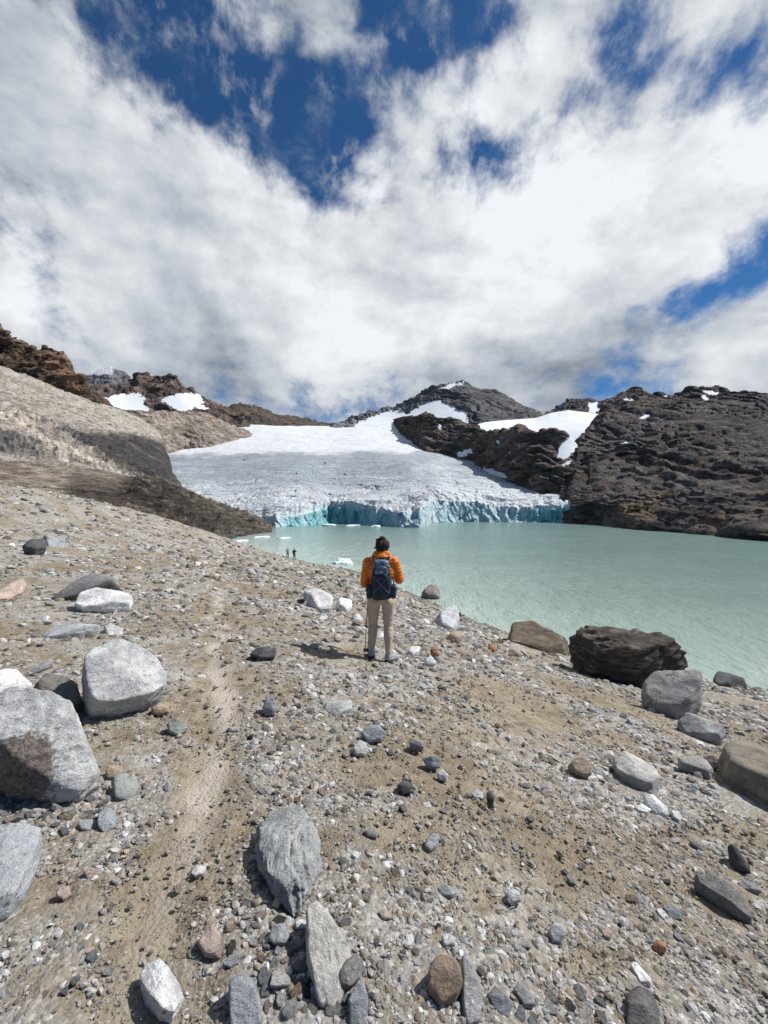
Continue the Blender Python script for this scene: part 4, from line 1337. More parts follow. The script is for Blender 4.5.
rock('stone', [(486, 996), (495, 985), (504, 993), (513, 1004), (508, 1020), (496, 1016)], 'blue-grey', 'blue-grey angular stone, first to the right of the pale sliver', 'stone', k=0.2, h=0.4, sub=4, seed=16)
rock('stone', [(513, 988), (519, 982), (530, 993), (535, 1006), (524, 1008)], 'grey', 'grey wedge-shaped stone, second to the right of the pale sliver', 'stone', k=0.3, h=0.4, sub=4, seed=17)
rock('stone', [(505, 893), (512, 888), (520, 892), (522, 901), (512, 907), (504, 903)], 'pale grey', 'black-and-white mottled stone casting a black shadow in the gravel', 'stone', k=0.1, h=0.5, sub=4, seed=18, vein=True)
rock('stone', [(548, 930), (554, 923), (562, 924), (567, 934), (562, 946), (552, 945)], 'pale grey', 'mottled pale upright stone above the row of stones at the foot of the photo', 'stone', k=0.1, h=0.5, sub=4, seed=19, vein=True, mark='the mottled upright stone')
rock('flat_rock', [(693, 882), (699, 878), (708, 879), (730, 892), (746, 906), (753, 918), (749, 927), (738, 923), (716, 905), (698, 892)], (0.19, 0.19, 0.185), 'long slanting grey slab with a dark near edge on brown gravel', 'slab', k=0.35, h=0.5, sub=5, seed=20, mark='the slanting grey slab')
rock('stone', [(727, 846), (732, 843), (738, 848), (750, 866), (751, 874), (742, 874), (730, 866)], (0.085, 0.082, 0.078), 'dark upright stone above the slanting grey slab', 'stone', k=0.0, h=0.5, sub=4, seed=21, mark='the dark upright stone')
rock('boulder', [(569, 643), (578, 640), (610, 639), (640, 642), (656, 647), (666, 656), (680, 666), (688, 676), (684, 683), (660, 686), (640, 688), (612, 684), (590, 676), (578, 664), (569, 652)], (0.068, 0.060, 0.053),
     'huge near-black layered boulder above the lake edge, propped on a pale boulder', 'boulder', k=0.1, h=0.5, sub=6, seed=22, rough=0.09, mark='the huge dark boulder', bury=0.3, strata=1.0)
rock('boulder', [(640, 690), (655, 686), (680, 683), (695, 683), (703, 694), (701, 708), (690, 717), (676, 720), (655, 714), (642, 704)], (0.27, 0.27, 0.265),
     'pale grey boulder under the right end of the huge dark boulder', 'boulder', k=0.1, h=0.45, sub=5, seed=23, vein=True, mark='the pale propping boulder')
rock('boulder', [(507, 640), (515, 634), (540, 636), (562, 642), (570, 650), (566, 657), (545, 655), (522, 649), (509, 645)], (0.13, 0.105, 0.08),
     'low brown flat-topped boulder at the water\'s edge left of the huge dark boulder', 'boulder', k=0.2, h=0.3, sub=5, seed=24, mark='the low brown shore boulder', strata=0.5)
rock('stone', [(676, 726), (686, 719), (700, 720), (716, 725), (726, 734), (722, 741), (706, 742), (686, 736)], (0.29, 0.30, 0.31), 'flat grey oval rock just below the pale propping boulder', 'rock', k=0.2, h=0.35, sub=5, seed=25, mark='the flat oval rock')
rock('stone', [(567, 766), (574, 759), (584, 758), (592, 766), (593, 775), (583, 779), (571, 775)], 'tan', 'smooth tan oval stone on the gravel left of the pale wide rock', 'stone', k=0.15, h=0.45, sub=4, seed=26, soft_k=18, mark='the tan oval stone')
rock('rock', [(611, 762), (622, 755), (640, 760), (656, 771), (660, 783), (654, 793), (640, 792), (622, 783), (614, 774)], (0.42, 0.415, 0.40), 'wide pale whitish rock with a grey front corner in the middle of the right slope', 'rock', k=0.3, h=0.35, sub=5, seed=27, mark='the pale wide rock')
rock('flat_rock', [(677, 762), (690, 758), (706, 761), (714, 772), (710, 780), (695, 775), (680, 770)], 'grey', 'grey flat slab between the pale wide rock and the soil-topped slab', 'slab', k=0.2, h=0.35, sub=4, seed=28)
rock('flat_rock', [(716, 768), (735, 762), (770, 762), (830, 768), (830, 830), (790, 822), (760, 808), (738, 794), (722, 782)], (0.21, 0.19, 0.16), 'thick grey-brown slab with soil on top at the right of the slope', 'slab', k=0.6, h=0.2, sub=5, seed=29, mark='the soil-topped slab')
rock('stone', [(703, 756), (712, 753), (722, 760), (722, 768), (714, 770), (706, 764)], 'pinkish', 'small pinkish upright stone next to the soil-topped slab', 'stone', k=0.0, h=0.5, sub=4, seed=30)
rock('stone', [(724, 757), (732, 755), (738, 760), (735, 766), (727, 766)], 'grey', 'small rounded grey stone behind the soil-topped slab', 'stone', k=0.0, h=0.5, sub=4, seed=31, soft_k=8)
rock('stone', [(642, 798), (652, 797), (668, 810), (668, 818), (656, 816), (646, 808)], 'white', 'white flat stone, right one of two below the pale wide rock', 'stone', k=0.3, h=0.35, sub=4, seed=32)
rock('stone', [(634, 808), (643, 804), (651, 810), (648, 815), (638, 814)], 'white', 'white flat stone, left one of two below the pale wide rock', 'stone', k=0.3, h=0.35, sub=4, seed=33)
rock('stone', [(670, 811), (677, 811), (683, 818), (680, 823), (672, 820)], 'pale grey', 'pale grey stone right of the two white flat stones', 'stone', k=0.3, h=0.35, sub=4, seed=34)
# around the walker
rock('rock', [(303, 593), (312, 590), (322, 594), (333, 607), (330, 613), (318, 611), (306, 602)], (0.50, 0.50, 0.50), 'long whitish rock lying left of the walker in orange', 'rock', k=0.3, h=0.3, sub=4, seed=35, mark='the long whitish rock')
rock('rock', [(336, 603), (343, 600), (351, 602), (352, 610), (345, 613), (337, 610)], 'white', 'small white blocky rock between the long whitish rock and the walker', 'rock', k=0.2, h=0.4, sub=4, seed=36)
rock('stone', [(351, 617), (357, 614), (363, 618), (362, 623), (354, 623)], 'pale grey', 'small pale rounded stone just left of the walker\'s knees', 'stone', k=0.1, h=0.4, sub=3, seed=37)
rock('boulder', [(421, 593), (427, 589), (437, 589), (441, 598), (440, 603), (428, 601), (422, 598)], (0.21, 0.20, 0.19), 'two-tone boulder at the lake edge right of the walker', 'boulder', k=0.1, h=0.5, sub=4, seed=38, mark='the two-tone shore boulder')
rock('rock', [(434, 620), (446, 616), (457, 619), (460, 627), (452, 631), (440, 628)], (0.40, 0.42, 0.44), 'pale grey flat-topped rock below the two-tone shore boulder', 'rock', k=0.2, h=0.35, sub=4, seed=39)
rock('stone', [(448, 635), (458, 632), (463, 638), (458, 644), (449, 642)], 'tan', 'tan stone below the pale grey flat-topped rock', 'stone', k=0.1, h=0.4, sub=3, seed=40)
rock('stone', [(407, 653), (412, 646), (420, 647), (419, 654), (411, 657)], 'white', 'white flat stone beside the walker\'s right shoe', 'stone', k=0.3, h=0.3, sub=3, seed=41)
rock('stone', [(430, 650), (436, 646), (440, 655), (436, 659), (431, 656)], 'rusty orange', 'rusty upright stone right of the walker\'s feet', 'stone', k=0.0, h=0.4, sub=3, seed=42)
rock('stone', [(424, 660), (431, 656), (437, 663), (433, 667), (426, 666)], 'white', 'bright white pointed stone right of the walker\'s feet', 'stone', k=0.1, h=0.4, sub=3, seed=43)
rock('stone', [(333, 637), (338, 634), (343, 638), (340, 642), (334, 641)], 'pinkish', 'small pinkish-orange stone at the edge of the walker\'s shadow', 'stone', k=0.0, h=0.5, sub=3, seed=44)
rock('stone', [(488, 647), (493, 645), (498, 649), (495, 653), (489, 652)], 'rusty orange', 'small bright rusty orange stone left of the low brown shore boulder', 'stone', k=0.1, h=0.4, sub=3, seed=45)
# upper left
rock('flat_rock', [(74, 604), (80, 594), (100, 591), (122, 592), (132, 599), (131, 610), (112, 613), (98, 611), (82, 611)], (0.60, 0.605, 0.61), 'bright white flat slab on the left slope', 'slab', k=0.25, h=0.25, sub=5, seed=46, mark='the bright white slab')
rock('flat_rock', [(48, 597), (62, 588), (80, 580), (92, 576), (104, 580), (124, 590), (104, 594), (80, 601), (60, 600)], (0.19, 0.195, 0.20), 'blue-grey slab tilted up behind the bright white slab', 'slab', k=0.1, h=0.25, sub=5, seed=47)
rock('rock', [(22, 546), (30, 541), (42, 540), (47, 545), (46, 553), (34, 555), (24, 552)], 'dark grey', 'blackish broken rock high on the left slope', 'rock', k=0.1, h=0.4, sub=4, seed=48, mark='the blackish rock')
rock('flat_rock', [(42, 540), (55, 536), (66, 541), (64, 549), (50, 548)], 'blue-grey', 'pale blue-grey slab just behind the blackish rock', 'slab', k=0.3, h=0.2, sub=4, seed=49)
rock('flat_rock', [(40, 636), (56, 627), (76, 625), (98, 629), (100, 634), (72, 637), (50, 640)], (0.35, 0.37, 0.385), 'thin pale flat slab lying flush below the bright white slab', 'slab', k=0.85, h=0.12, sub=5, seed=50)
rock('flat_rock', [(103, 629), (114, 624), (123, 629), (122, 636), (108, 636)], 'pale grey', 'small pale slab right of the thin flush slab', 'slab', k=0.6, h=0.2, sub=4, seed=51)
rock('flat_rock', [(-8, 600), (2, 590), (16, 584), (27, 585), (22, 594), (8, 599)], 'pinkish', 'pinkish flat slab at the left of the slope, above the trail soil', 'slab', k=0.4, h=0.2, sub=4, seed=52)
rock('flat_rock', [(28, 672), (38, 665), (52, 661), (54, 665), (40, 672), (30, 675)], 'grey', 'thin grey splinter slab above the low dark boulder', 'slab', k=0.4, h=0.2, sub=4, seed=53)
rock('stone', [(151, 708), (158, 703), (168, 705), (170, 713), (160, 716), (152, 714)], 'tan', 'rounded tan stone just right of the pointed-top boulder', 'stone', k=0.0, h=0.5, sub=4, seed=54)
rock('stone', [(166, 725), (173, 720), (182, 723), (187, 731), (179, 737), (169, 733)], 'greenish grey', 'greenish grey mottled stone at the edge of the trail', 'stone', k=0.3, h=0.35, sub=4, seed=55, mark='the greenish trail stone')
rock('stone', [(105, 770), (109, 765), (122, 766), (125, 772), (118, 779), (107, 780)], 'tan', 'cream tan blocky stone right of the brown-stained boulder', 'stone', k=0.1, h=0.4, sub=4, seed=56)
rock('flat_rock', [(111, 782), (125, 777), (137, 780), (139, 790), (128, 801), (114, 800)], 'greenish grey', 'greenish grey broken slab below the cream tan blocky stone', 'slab', k=0.6, h=0.2, sub=4, seed=57)
rock('flat_rock', [(98, 815), (106, 808), (116, 815), (116, 828), (104, 833), (97, 826)], 'blue-grey', 'blue-grey slab set on edge beside the heap of small stones', 'slab', k=0.5, h=0.3, sub=4, seed=58)
rock('flat_rock', [(77, 826), (86, 819), (97, 821), (96, 829), (82, 832)], 'blue-grey', 'flat blue-grey slab at the right end of the heap of small stones', 'slab', k=0.6, h=0.2, sub=4, seed=59)
rock('rock', [(249, 655), (256, 648), (268, 646), (277, 652), (274, 659), (260, 661)], (0.13, 0.135, 0.14), 'dark grey rounded rock where the walker\'s shadow points', 'rock', k=0.1, h=0.4, sub=4, seed=60, mark='the dark rounded rock')
rock('rock', [(262, 708), (266, 698), (273, 696), (277, 706), (275, 716), (265, 716)], 'blue-grey', 'blue-grey block in the stony patch below the dark rounded rock', 'rock', k=0.0, h=0.4, sub=4, seed=61, mark='the blue-grey block')
rock('flat_rock', [(320, 708), (332, 699), (350, 701), (352, 712), (336, 717)], (0.37, 0.38, 0.38), 'pale flat slab flush with the gravel below the walker', 'slab', k=0.85, h=0.1, sub=4, seed=62)
rock('rock', [(360, 733), (369, 726), (380, 727), (386, 735), (381, 742), (368, 743)], (0.30, 0.32, 0.335), 'blue-grey faceted rock, largest in the gravel straight below the walker', 'rock', k=0.2, h=0.4, sub=4, seed=63, mark='the faceted blue-grey rock')
rock('stone', [(352, 750), (358, 741), (366, 744), (369, 752), (364, 757), (355, 756)], 'pale grey', 'pale stone touching the faceted blue-grey rock from below', 'stone', k=0.3, h=0.35, sub=4, seed=64)
rock('stone', [(409, 742), (414, 738), (423, 741), (424, 748), (418, 752), (410, 750)], 'blue-grey', 'blue-grey stone with a black shaded side, right of the faceted blue-grey rock', 'stone', k=0.0, h=0.5, sub=4, seed=65)
rock('stone', [(422, 759), (432, 756), (442, 759), (440, 768), (428, 769)], 'blue-grey', 'blue-grey stone with a dark corner, on bare soil right of the gravel', 'stone', k=0.1, h=0.4, sub=4, seed=66)
rock('stone', [(436, 773), (442, 769), (449, 775), (446, 781), (439, 781)], 'pale grey', 'pale grey faceted stone close under the one with a dark corner', 'stone', k=0.1, h=0.4, sub=4, seed=67)
rock('stone', [(397, 785), (404, 780), (413, 783), (412, 793), (403, 795), (398, 791)], 'dark grey', 'dark grey stone with a pale side straight above the oval pebble', 'stone', k=0.0, h=0.5, sub=4, seed=68)
rock('stone', [(424, 846), (427, 837), (434, 834), (440, 838), (437, 848), (430, 853)], (0.34, 0.355, 0.375), 'smooth pale blue oval pebble on bare sand', 'pebble', k=0.4, h=0.35, sub=4, seed=69, soft_k=14, rough=0.0, mark='the pale blue oval pebble')
rock('stone', [(363, 832), (370, 828), (378, 832), (377, 839), (368, 838)], 'grey', 'grey stone with a black left side on the sand right of the long split slab', 'stone', k=0.1, h=0.4, sub=4, seed=70)
rock('stone', [(437, 889), (443, 884), (452, 887), (456, 894), (452, 899), (441, 897)], 'blue-grey', 'flat blue-grey stone below the pale blue oval pebble', 'stone', k=0.3, h=0.35, sub=4, seed=71)
rock('stone', [(378, 911), (384, 909), (392, 912), (391, 919), (382, 921)], 'pinkish', 'pinkish stone on gravel between the cream-grey slab and the flat blue-grey stone', 'stone', k=0.3, h=0.3, sub=4, seed=72)
rock('stone', [(441, 938), (448, 934), (456, 938), (455, 947), (443, 948)], 'pale grey', 'pale grey squarish stone above the brown block', 'stone', k=0.4, h=0.3, sub=4, seed=73)
rock('stone', [(600, 932), (606, 926), (613, 932), (611, 941), (603, 939)], 'pinkish', 'rounded pinkish orange stone right of the mottled upright stone', 'stone', k=0.2, h=0.45, sub=4, seed=74, soft_k=8)
rock('stone', [(652, 944), (657, 939), (665, 942), (667, 951), (661, 956), (653, 951)], 'rusty orange', 'rounded rusty orange stone alone on grey gravel', 'stone', k=0.2, h=0.45, sub=4, seed=75, soft_k=18, mark='the rusty orange stone')
rock('stone', [(486, 793), (491, 790), (495, 797), (493, 808), (488, 809)], 'dark grey', 'upright dark grey stone, right one of a close pair on the gravel', 'stone', k=0.0, h=0.5, sub=4, seed=76)
rock('stone', [(470, 795), (476, 788), (483, 792), (483, 801), (474, 801)], 'pale grey', 'pale grey stone, left one of a close pair on the gravel', 'stone', k=0.2, h=0.4, sub=4, seed=77)
rock('stone', [(268, 940), (272, 925), (284, 923), (291, 936), (285, 946), (274, 946)], 'blue-grey', 'blue-grey rounded stone in the heap left of the cream-grey slab', 'stone', k=0.2, h=0.4, sub=4, seed=78)
rock('stone', [(294, 923), (302, 919), (308, 923), (305, 930), (296, 930)], 'white', 'small white block between the long split slab and the cream-grey slab', 'stone', k=0.2, h=0.4, sub=4, seed=79)
rock('stone', [(272, 905), (278, 893), (282, 900), (278, 910)], 'pinkish', 'narrow pinkish stone at the left foot of the long split slab', 'stone', k=0.2, h=0.4, sub=4, seed=80)
rock('stone', [(222, 965), (230, 955), (240, 952), (240, 962), (230, 969)], 'blue-grey', 'pale blue-grey stone just right of the pinkish pointed stone', 'stone', k=0.2, h=0.35, sub=4, seed=81)
rock('stone', [(55, 895), (60, 886), (70, 887), (72, 895), (64, 902)], 'pinkish', 'pinkish white stone on the brown soil right of the sunken blue-grey boulder', 'stone', k=0.2, h=0.4, sub=4, seed=82)
rock('stone', [(83, 872), (88, 867), (95, 868), (96, 878), (86, 880)], 'pinkish', 'small pale pinkish stone uphill of the pinkish white one', 'stone', k=0.1, h=0.4, sub=4, seed=83)
rock('stone', [(191, 873), (198, 866), (207, 866), (205, 873), (195, 878)], 'pale grey', 'flat pale stone lying on the trail', 'stone', k=0.5, h=0.25, sub=4, seed=84, mark='the flat stone on the trail')
rock('stone', [(625, 995), (638, 985), (650, 992), (660, 1012), (660, 1034), (625, 1034)], (0.17, 0.165, 0.16), 'large grey stone at the foot of the photo, right part', 'stone', k=0.3, h=0.4, sub=4, seed=85)
rock('stone', [(630, 965), (636, 963), (652, 982), (651, 988), (640, 984)], 'white', 'narrow white slanting stone above the large grey stone', 'stone', k=0.4, h=0.3, sub=4, seed=86)
rock('stone', [(662, 907), (672, 905), (684, 914), (682, 921), (670, 920)], 'blue-grey', 'pale blue-grey stone left of the slanting grey slab', 'stone', k=0.3, h=0.3, sub=4, seed=87)
rock('stone', [(656, 909), (662, 909), (668, 916), (664, 920), (658, 916)], 'white', 'small white stone touching the pale blue-grey one', 'stone', k=0.3, h=0.35, sub=4, seed=88)
rock('stone', [(738, 885), (744, 880), (754, 884), (762, 893), (755, 894), (745, 891)], 'grey', 'grey-and-white stone right of the slanting grey slab', 'stone', k=0.2, h=0.35, sub=4, seed=89)
rock('rock', [(712, 681), (720, 677), (742, 680), (748, 687), (735, 688), (716, 687)], 'dark grey', 'dark flat rock in the shallows at the right of the shore', 'rock', k=0.1, h=0.3, sub=4, seed=90)

# ------------------------------------------------------------------ medium stones, counted one by one
rgs = np.random.default_rng(77)
protos = []
for i in range(16):
    flat = rgs.uniform(0.42, 0.8); el = rgs.uniform(1.0, 1.7)
    protos.append(stone_mesh('stone', rgs, 3, flat, el, 0.05, rgs.uniform(25, 70)))
clusters = [  # px, py, rx, ry, how many, size range in pixels, palette weights
    (60, 812, 62, 18, 30, (6, 14), 'mix'), (298, 795, 42, 12, 16, (6, 13), 'pink'), (265, 930, 40, 35, 20, (7, 15), 'mix'), (300, 985, 55, 30, 16, (9, 20), 'grey'),
    (350, 720, 90, 36, 34, (5, 11), 'grey'), (270, 735, 35, 35, 10, (5, 10), 'grey'), (480, 810, 90, 50, 16, (5, 10), 'grey'), (560, 1005, 70, 18, 12, (9, 16), 'grey'),
    (620, 820, 80, 50, 12, (5, 9), 'grey'), (690, 960, 70, 55, 12, (6, 11), 'grey'), (680, 870, 70, 40, 8, (6, 11), 'grey'), (520, 640, 60, 24, 8, (4, 7), 'grey'),
    (450, 645, 50, 30, 12, (4, 8), 'pale'), (330, 615, 60, 30, 12, (4, 8), 'pale'), (100, 620, 90, 35, 12, (4, 9), 'pale'), (150, 590, 100, 25, 8, (4, 8), 'grey'),
    (390, 930, 60, 60, 14, (7, 14), 'mix'), (190, 850, 90, 60, 8, (5, 9), 'mix'), (700, 745, 60, 30, 12, (5, 10), 'grey'), (560, 900, 70, 50, 12, (6, 11), 'mix'), (730, 790, 40, 20, 4, (5, 9), 'mix'), (60, 960, 50, 40, 8, (6, 12), 'mix'),
]
wts = {'mix': [('pale grey', 4), ('grey', 4), ('blue-grey', 4), ('white', 2), ('pinkish', 2.5), ('tan', 1.5), ('dark grey', 1), ('greenish grey', 1), ('rusty orange', .4)],
       'grey': [('pale grey', 5), ('grey', 5), ('blue-grey', 5), ('white', 1.2), ('pinkish', .6), ('tan', .8), ('dark grey', 1.5), ('greenish grey', 1)],
       'pale': [('pale grey', 6), ('grey', 3), ('blue-grey', 3), ('white', 3), ('pinkish', .5), ('tan', .6), ('dark grey', 1)],
       'pink': [('pinkish', 5), ('pale grey', 4), ('tan', 3), ('grey', 3), ('rusty orange', 1)]}
placed = []
first = set()
n_try = 0
MAXM = 215
want = []
for cx_, cy_, rx, ry, n, (s0, s1), pal in clusters:
    got = 0; tries = 0
    while got < n and tries < n * 40:
        tries += 1
        a = rgs.uniform(0, 2 * math.pi); rr = math.sqrt(rgs.uniform(0, 1))
        x = cx_ + rx * rr * math.cos(a); y = cy_ + ry * rr * math.sin(a)
        s = s0 + (s1 - s0) * rgs.beta(1.2, 2.6)
        if not (2 < x < 766 and y < 1020): continue
        if any(((x - ox) / (orx + s * .5)) ** 2 + ((y - oy) / (ory + s * .4)) ** 2 < 1 for ox, oy, orx, ory in occupied): continue
        if any(math.hypot(x - q[0], y - q[1]) < (s + q[2]) * 0.52 for q in want): continue
        want.append((x, y, s, pal)); got += 1
want.sort(key=lambda q: -q[2])
want = want[:MAXM]
for x, y, s, pal in want:
    g = hit_ground(x, y + s * 0.3)
    if g is None or g[2] < 0.1: continue
    names_, ws = zip(*wts[pal]); ws = np.array(ws) / sum(ws)
    colour = names_[rgs.choice(len(names_), p=ws)]
    i = int(rgs.integers(len(protos)))
    ob = bpy.data.objects.new('stone', protos[i]); COL.objects.link(ob)
    dist = np.linalg.norm(g - np.array([0, 0, CAMZ]))
    size = s * 0.5 * dist / F * 1.05
    size *= 1 / (1 + ((x - 384) ** 2 + (y - 512) ** 2) / F ** 2) ** 0.25
    ob.location = (g[0], g[1], g[2] + size * 0.18)
    ob.rotation_euler = (rgs.normal(0, 0.3), rgs.normal(0, 0.3), rgs.uniform(0, 6.28))
    ob.scale = (size, size, size * rgs.uniform(0.8, 1.2))
    c0 = np.array(PAL[colour]) * rgs.uniform(0.85, 1.15)
    ob.color = (*c0, 1)
    placed.append((x, y, s, colour, i, ob))
    occupied.append((x, y, s * .5, s * .4))

# each label: how the stone looks, then where it lies from the nearest landmark, nearest one first
ORD = ['', 'second ', 'third ', 'fourth ', 'fifth ', 'sixth ', 'seventh ', 'eighth ', 'ninth ', 'tenth ', 'eleventh ', 'twelfth ', 'thirteenth ']
DIRN = ['right of', 'below and right of', 'straight below', 'below and left of', 'left of', 'above and left of', 'straight above', 'above and right of']
SHAPE = ['angular', 'blocky', 'chipped']
byk = {}
for x, y, s, colour, i, ob in placed:
    lm = min(landmarks + [('the walker\'s shoes', 385, 660)], key=lambda q: math.hypot(q[1] - x, q[2] - y))
    ang = math.degrees(math.atan2(y - lm[2], x - lm[1])) % 360
    k8 = int(((ang + 22.5) % 360) // 45)
    d = math.hypot(x - lm[1], y - lm[2])
    byk.setdefault((colour, lm[0], k8), []).append((d, ob, s))
for (colour, lm, k8), v in byk.items():
    v.sort(key=lambda q: q[0])
    for j, (d, ob, s) in enumerate(v):
        size_w = 'small' if s < 9 else 'fair-sized'
        if len(v) == 1:
            lab = f'{size_w} {colour} stone {DIRN[k8]} {lm}'
        elif j == 0:
            lab = f'{size_w} {colour} stone nearest to {lm}, {DIRN[k8]} it'
        else:
            lab = f'{size_w} {colour} stone {ORD[j]}nearest to {lm}, {DIRN[k8]} it'
        tag(ob, lab, 'stone', 'loose stones scattered over the slope')

# ------------------------------------------------------------------ gravel: everything smaller, one object
def mat_gravel():
    m, t = new_mat('gravel_stone')
    col = t.n('ShaderNodeAttribute', attribute_name='col').outputs['Color']
    pos = t.n('ShaderNodeNewGeometry').outputs['Position']
    n1 = t.noise(pos, 60, 5, 0.7)
    n2 = t.noise(pos, 9, 5, 0.7)
    c = t.mix(t.ramp(n1, 0.35, 0.65, 0.0, 0.6), t.mix(1.0, col, (0.6, 0.6, 0.6), 'MULTIPLY'), t.mix(1.0, col, (1.25, 1.24, 1.22), 'MULTIPLY'))
    c = t.mix(t.ramp(n2, 0.5, 0.7, 0.0, 0.5), c, t.mix(1.0, col, (0.6, 0.57, 0.53), 'MULTIPLY'))
    finish(t, c, 0.88, n1, 0.5, 0.01, 0.2)
    return m


M_gravel = mat_gravel()
rgg = np.random.default_rng(4)


def gen_protos(sub, n):
    out = []
    for _ in range(n):
        D, Fc = ICO[sub]
        N, H = stone_planes(rgg, 5)
        r = planes_shape(D, N, H, 60)
        V = D * r[:, None] * np.array([rgg.uniform(1.0, 1.9), 1.0, rgg.uniform(0.35, 0.8)])
        V /= np.abs(V[:, 0]).max()
        out.append((V, Fc))
    return out


PG = {1: gen_protos(1, 24), 2: gen_protos(2, 24)}
NG = 170000
gx = []; 
pxr = rgg.uniform(-260, 1030, NG * 3)
dr = np.exp(rgg.uniform(math.log(0.7), math.log(130), NG * 3))
X_ = (pxr - 384) / F * dr; Y_ = dr
Zb = ground_base(X_, Y_)
gx_, gy_, gdp = project(np.stack([X_, Y_, Zb], -1))
rr = np.clip((CAMZ - Zb) / dr, 0.15, 1.3)
soilp = soil_at(X_, Y_, Zb)
# richer and poorer ground
qn = np.stack([X_, Y_, 0 * X_], -1)
patchy = smooth(fbm(qn * 1.3 / np.clip(dr / 4, 1, 8)[:, None] ** .6, 4, 0.6, seed=301), -0.45, 0.35)
dens = np.clip(1.35 - 1.25 * soilp, 0.10, 1.15) * (0.25 + 0.95 * patchy)
stony = [(60, 812, 70, 22, 1.0), (330, 725, 110, 40, 0.6), (280, 930, 60, 60, 0.8), (480, 820, 120, 60, 0.3), (300, 795, 50, 16, 1.0), (430, 625, 120, 40, 0.5), (330, 600, 90, 40, 0.5), (640, 800, 120, 60, 0.3), (560, 960, 180, 60, 0.5), (700, 900, 90, 90, 0.4), (120, 580, 160, 40, 0.4)]
for x, y, rx, ry, a in stony:
    dens = dens + a * np.exp(-(((gx_ - x) / rx) ** 2 + ((gy_ - y) / ry) ** 2))
keep = (Zb > 0.03) & (rgg.uniform(0, 1, NG * 3) < rr / 1.3 * dens * 1.9) & ((gy_ < 1500) & (gdp > 0.4))
idx = np.where(keep)[0][:NG]
X_, Y_, soilp, dr = X_[idx], Y_[idx], soilp[idx], dr[idx]
gxx, gyy = gx_[idx], gy_[idx]
Z_ = ground_z(X_, Y_)
ngr = len(idx)
spx = 1.35 * (1 - rgg.uniform(0, 1, ngr) ** 0.9 * 0.985) ** (-0.66)         # size on the picture, few large ones
spx = np.clip(spx, 1.3, 10.0) * np.where(soilp > 0.6, 0.62, 1.0)
sz = spx * 0.5 * dr / F
sz = np.clip(sz, 0.0022, 0.32)
ok = np.ones(ngr, bool)
for ox, oy, orx, ory in occupied[:92]:
    ok &= ~((((gxx - ox) / (orx * 1.02)) ** 2 + ((gyy - oy) / (ory * 1.02)) ** 2 < 1) & (orx > 8))
# keep the shoes and the trail's middle clear
X_, Y_, Z_, sz, spx, soilp, gyy = X_[ok], Y_[ok], Z_[ok], sz[ok], spx[ok], soilp[ok], gyy[ok]
ngr = len(X_)
names_ = ['pale grey', 'grey', 'blue-grey', 'white', 'dark grey', 'pinkish', 'tan', 'grey-brown', 'brown', 'greenish grey', 'rusty orange']
ws = np.array([9, 7, 2.5, 3.2, 1.6, 0.9, 2.6, 4, 1.0, 0.4, 0.08]); ws /= ws.sum()
ci = rgg.choice(len(names_), ngr, p=ws)
cols = np.array([PAL[n] for n in names_])[ci] * rgg.uniform(0.70, 1.35, ngr)[:, None]
cols = cols * (1 - 0.55 * soilp[:, None]) + np.array((0.30, 0.255, 0.19)) * 0.55 * soilp[:, None]
VV = []; FF = []; CC = []; off = 0
for lev, sel in ((2, spx > 4.2), (1, spx <= 4.2)):
    ids = np.where(sel)[0]
    pi = rgg.integers(0, 24, len(ids))
    for p_ in range(24):
        k_ = ids[pi == p_]
        if len(k_) == 0: continue
        V, Fc = PG[lev][p_]
        az = rgg.uniform(0, 2 * math.pi, len(k_)); t1 = rgg.normal(0, 0.35, len(k_)); t2 = rgg.normal(0, 0.35, len(k_))
        ca, sa = np.cos(az), np.sin(az)
        P_ = V[None] * sz[k_][:, None, None]
        x = P_[..., 0]; y = P_[..., 1]; z = P_[..., 2]
        y, z = y * np.cos(t1)[:, None] - z * np.sin(t1)[:, None], y * np.sin(t1)[:, None] + z * np.cos(t1)[:, None]
        x, z = x * np.cos(t2)[:, None] + z * np.sin(t2)[:, None], -x * np.sin(t2)[:, None] + z * np.cos(t2)[:, None]
        x, y = x * ca[:, None] - y * sa[:, None], x * sa[:, None] + y * ca[:, None]
        W = np.stack([x + X_[k_][:, None], y + Y_[k_][:, None], z + (Z_[k_] + sz[k_] * 0.04)[:, None]], -1)
        VV.append(W.reshape(-1, 3))
        FF.append((Fc[None] + (off + np.arange(len(k_)) * len(V))[:, None, None]).reshape(-1, 3))
        CC.append(np.repeat(cols[k_], len(V), 0))
        off += len(k_) * len(V)
VV = np.concatenate(VV); FF = np.concatenate(FF); CC = np.concatenate(CC)
me = mk_mesh('gravel', VV, FF, M_gravel, {'col': CC}, flat=True)
tag(link('gravel', me), kind='stuff')
print('gravel', ngr, len(FF))
# ------------------------------------------------------------------ ice afloat, debris on the glacier
def mat_plain(name, col, rough=0.8, var=0.15, scale=30, bump=0.004, spec=0.2, bs=0.5):
    m, t = new_mat(name)
    v = t.n('ShaderNodeTexCoord').outputs['Object']
    n = t.noise(v, scale, 5, 0.6)
    c = t.mix(t.ramp(n, 0.35, 0.65), tuple(x * (1 - var) for x in col), tuple(min(1, x * (1 + var)) for x in col))
    finish(t, c, rough, n, bs, bump, spec)
    return m


M_berg = mat_plain('iceberg_ice', (0.66, 0.76, 0.80), 0.5, 0.1, 1.5, 0.15)
rgi = np.random.default_rng(9)


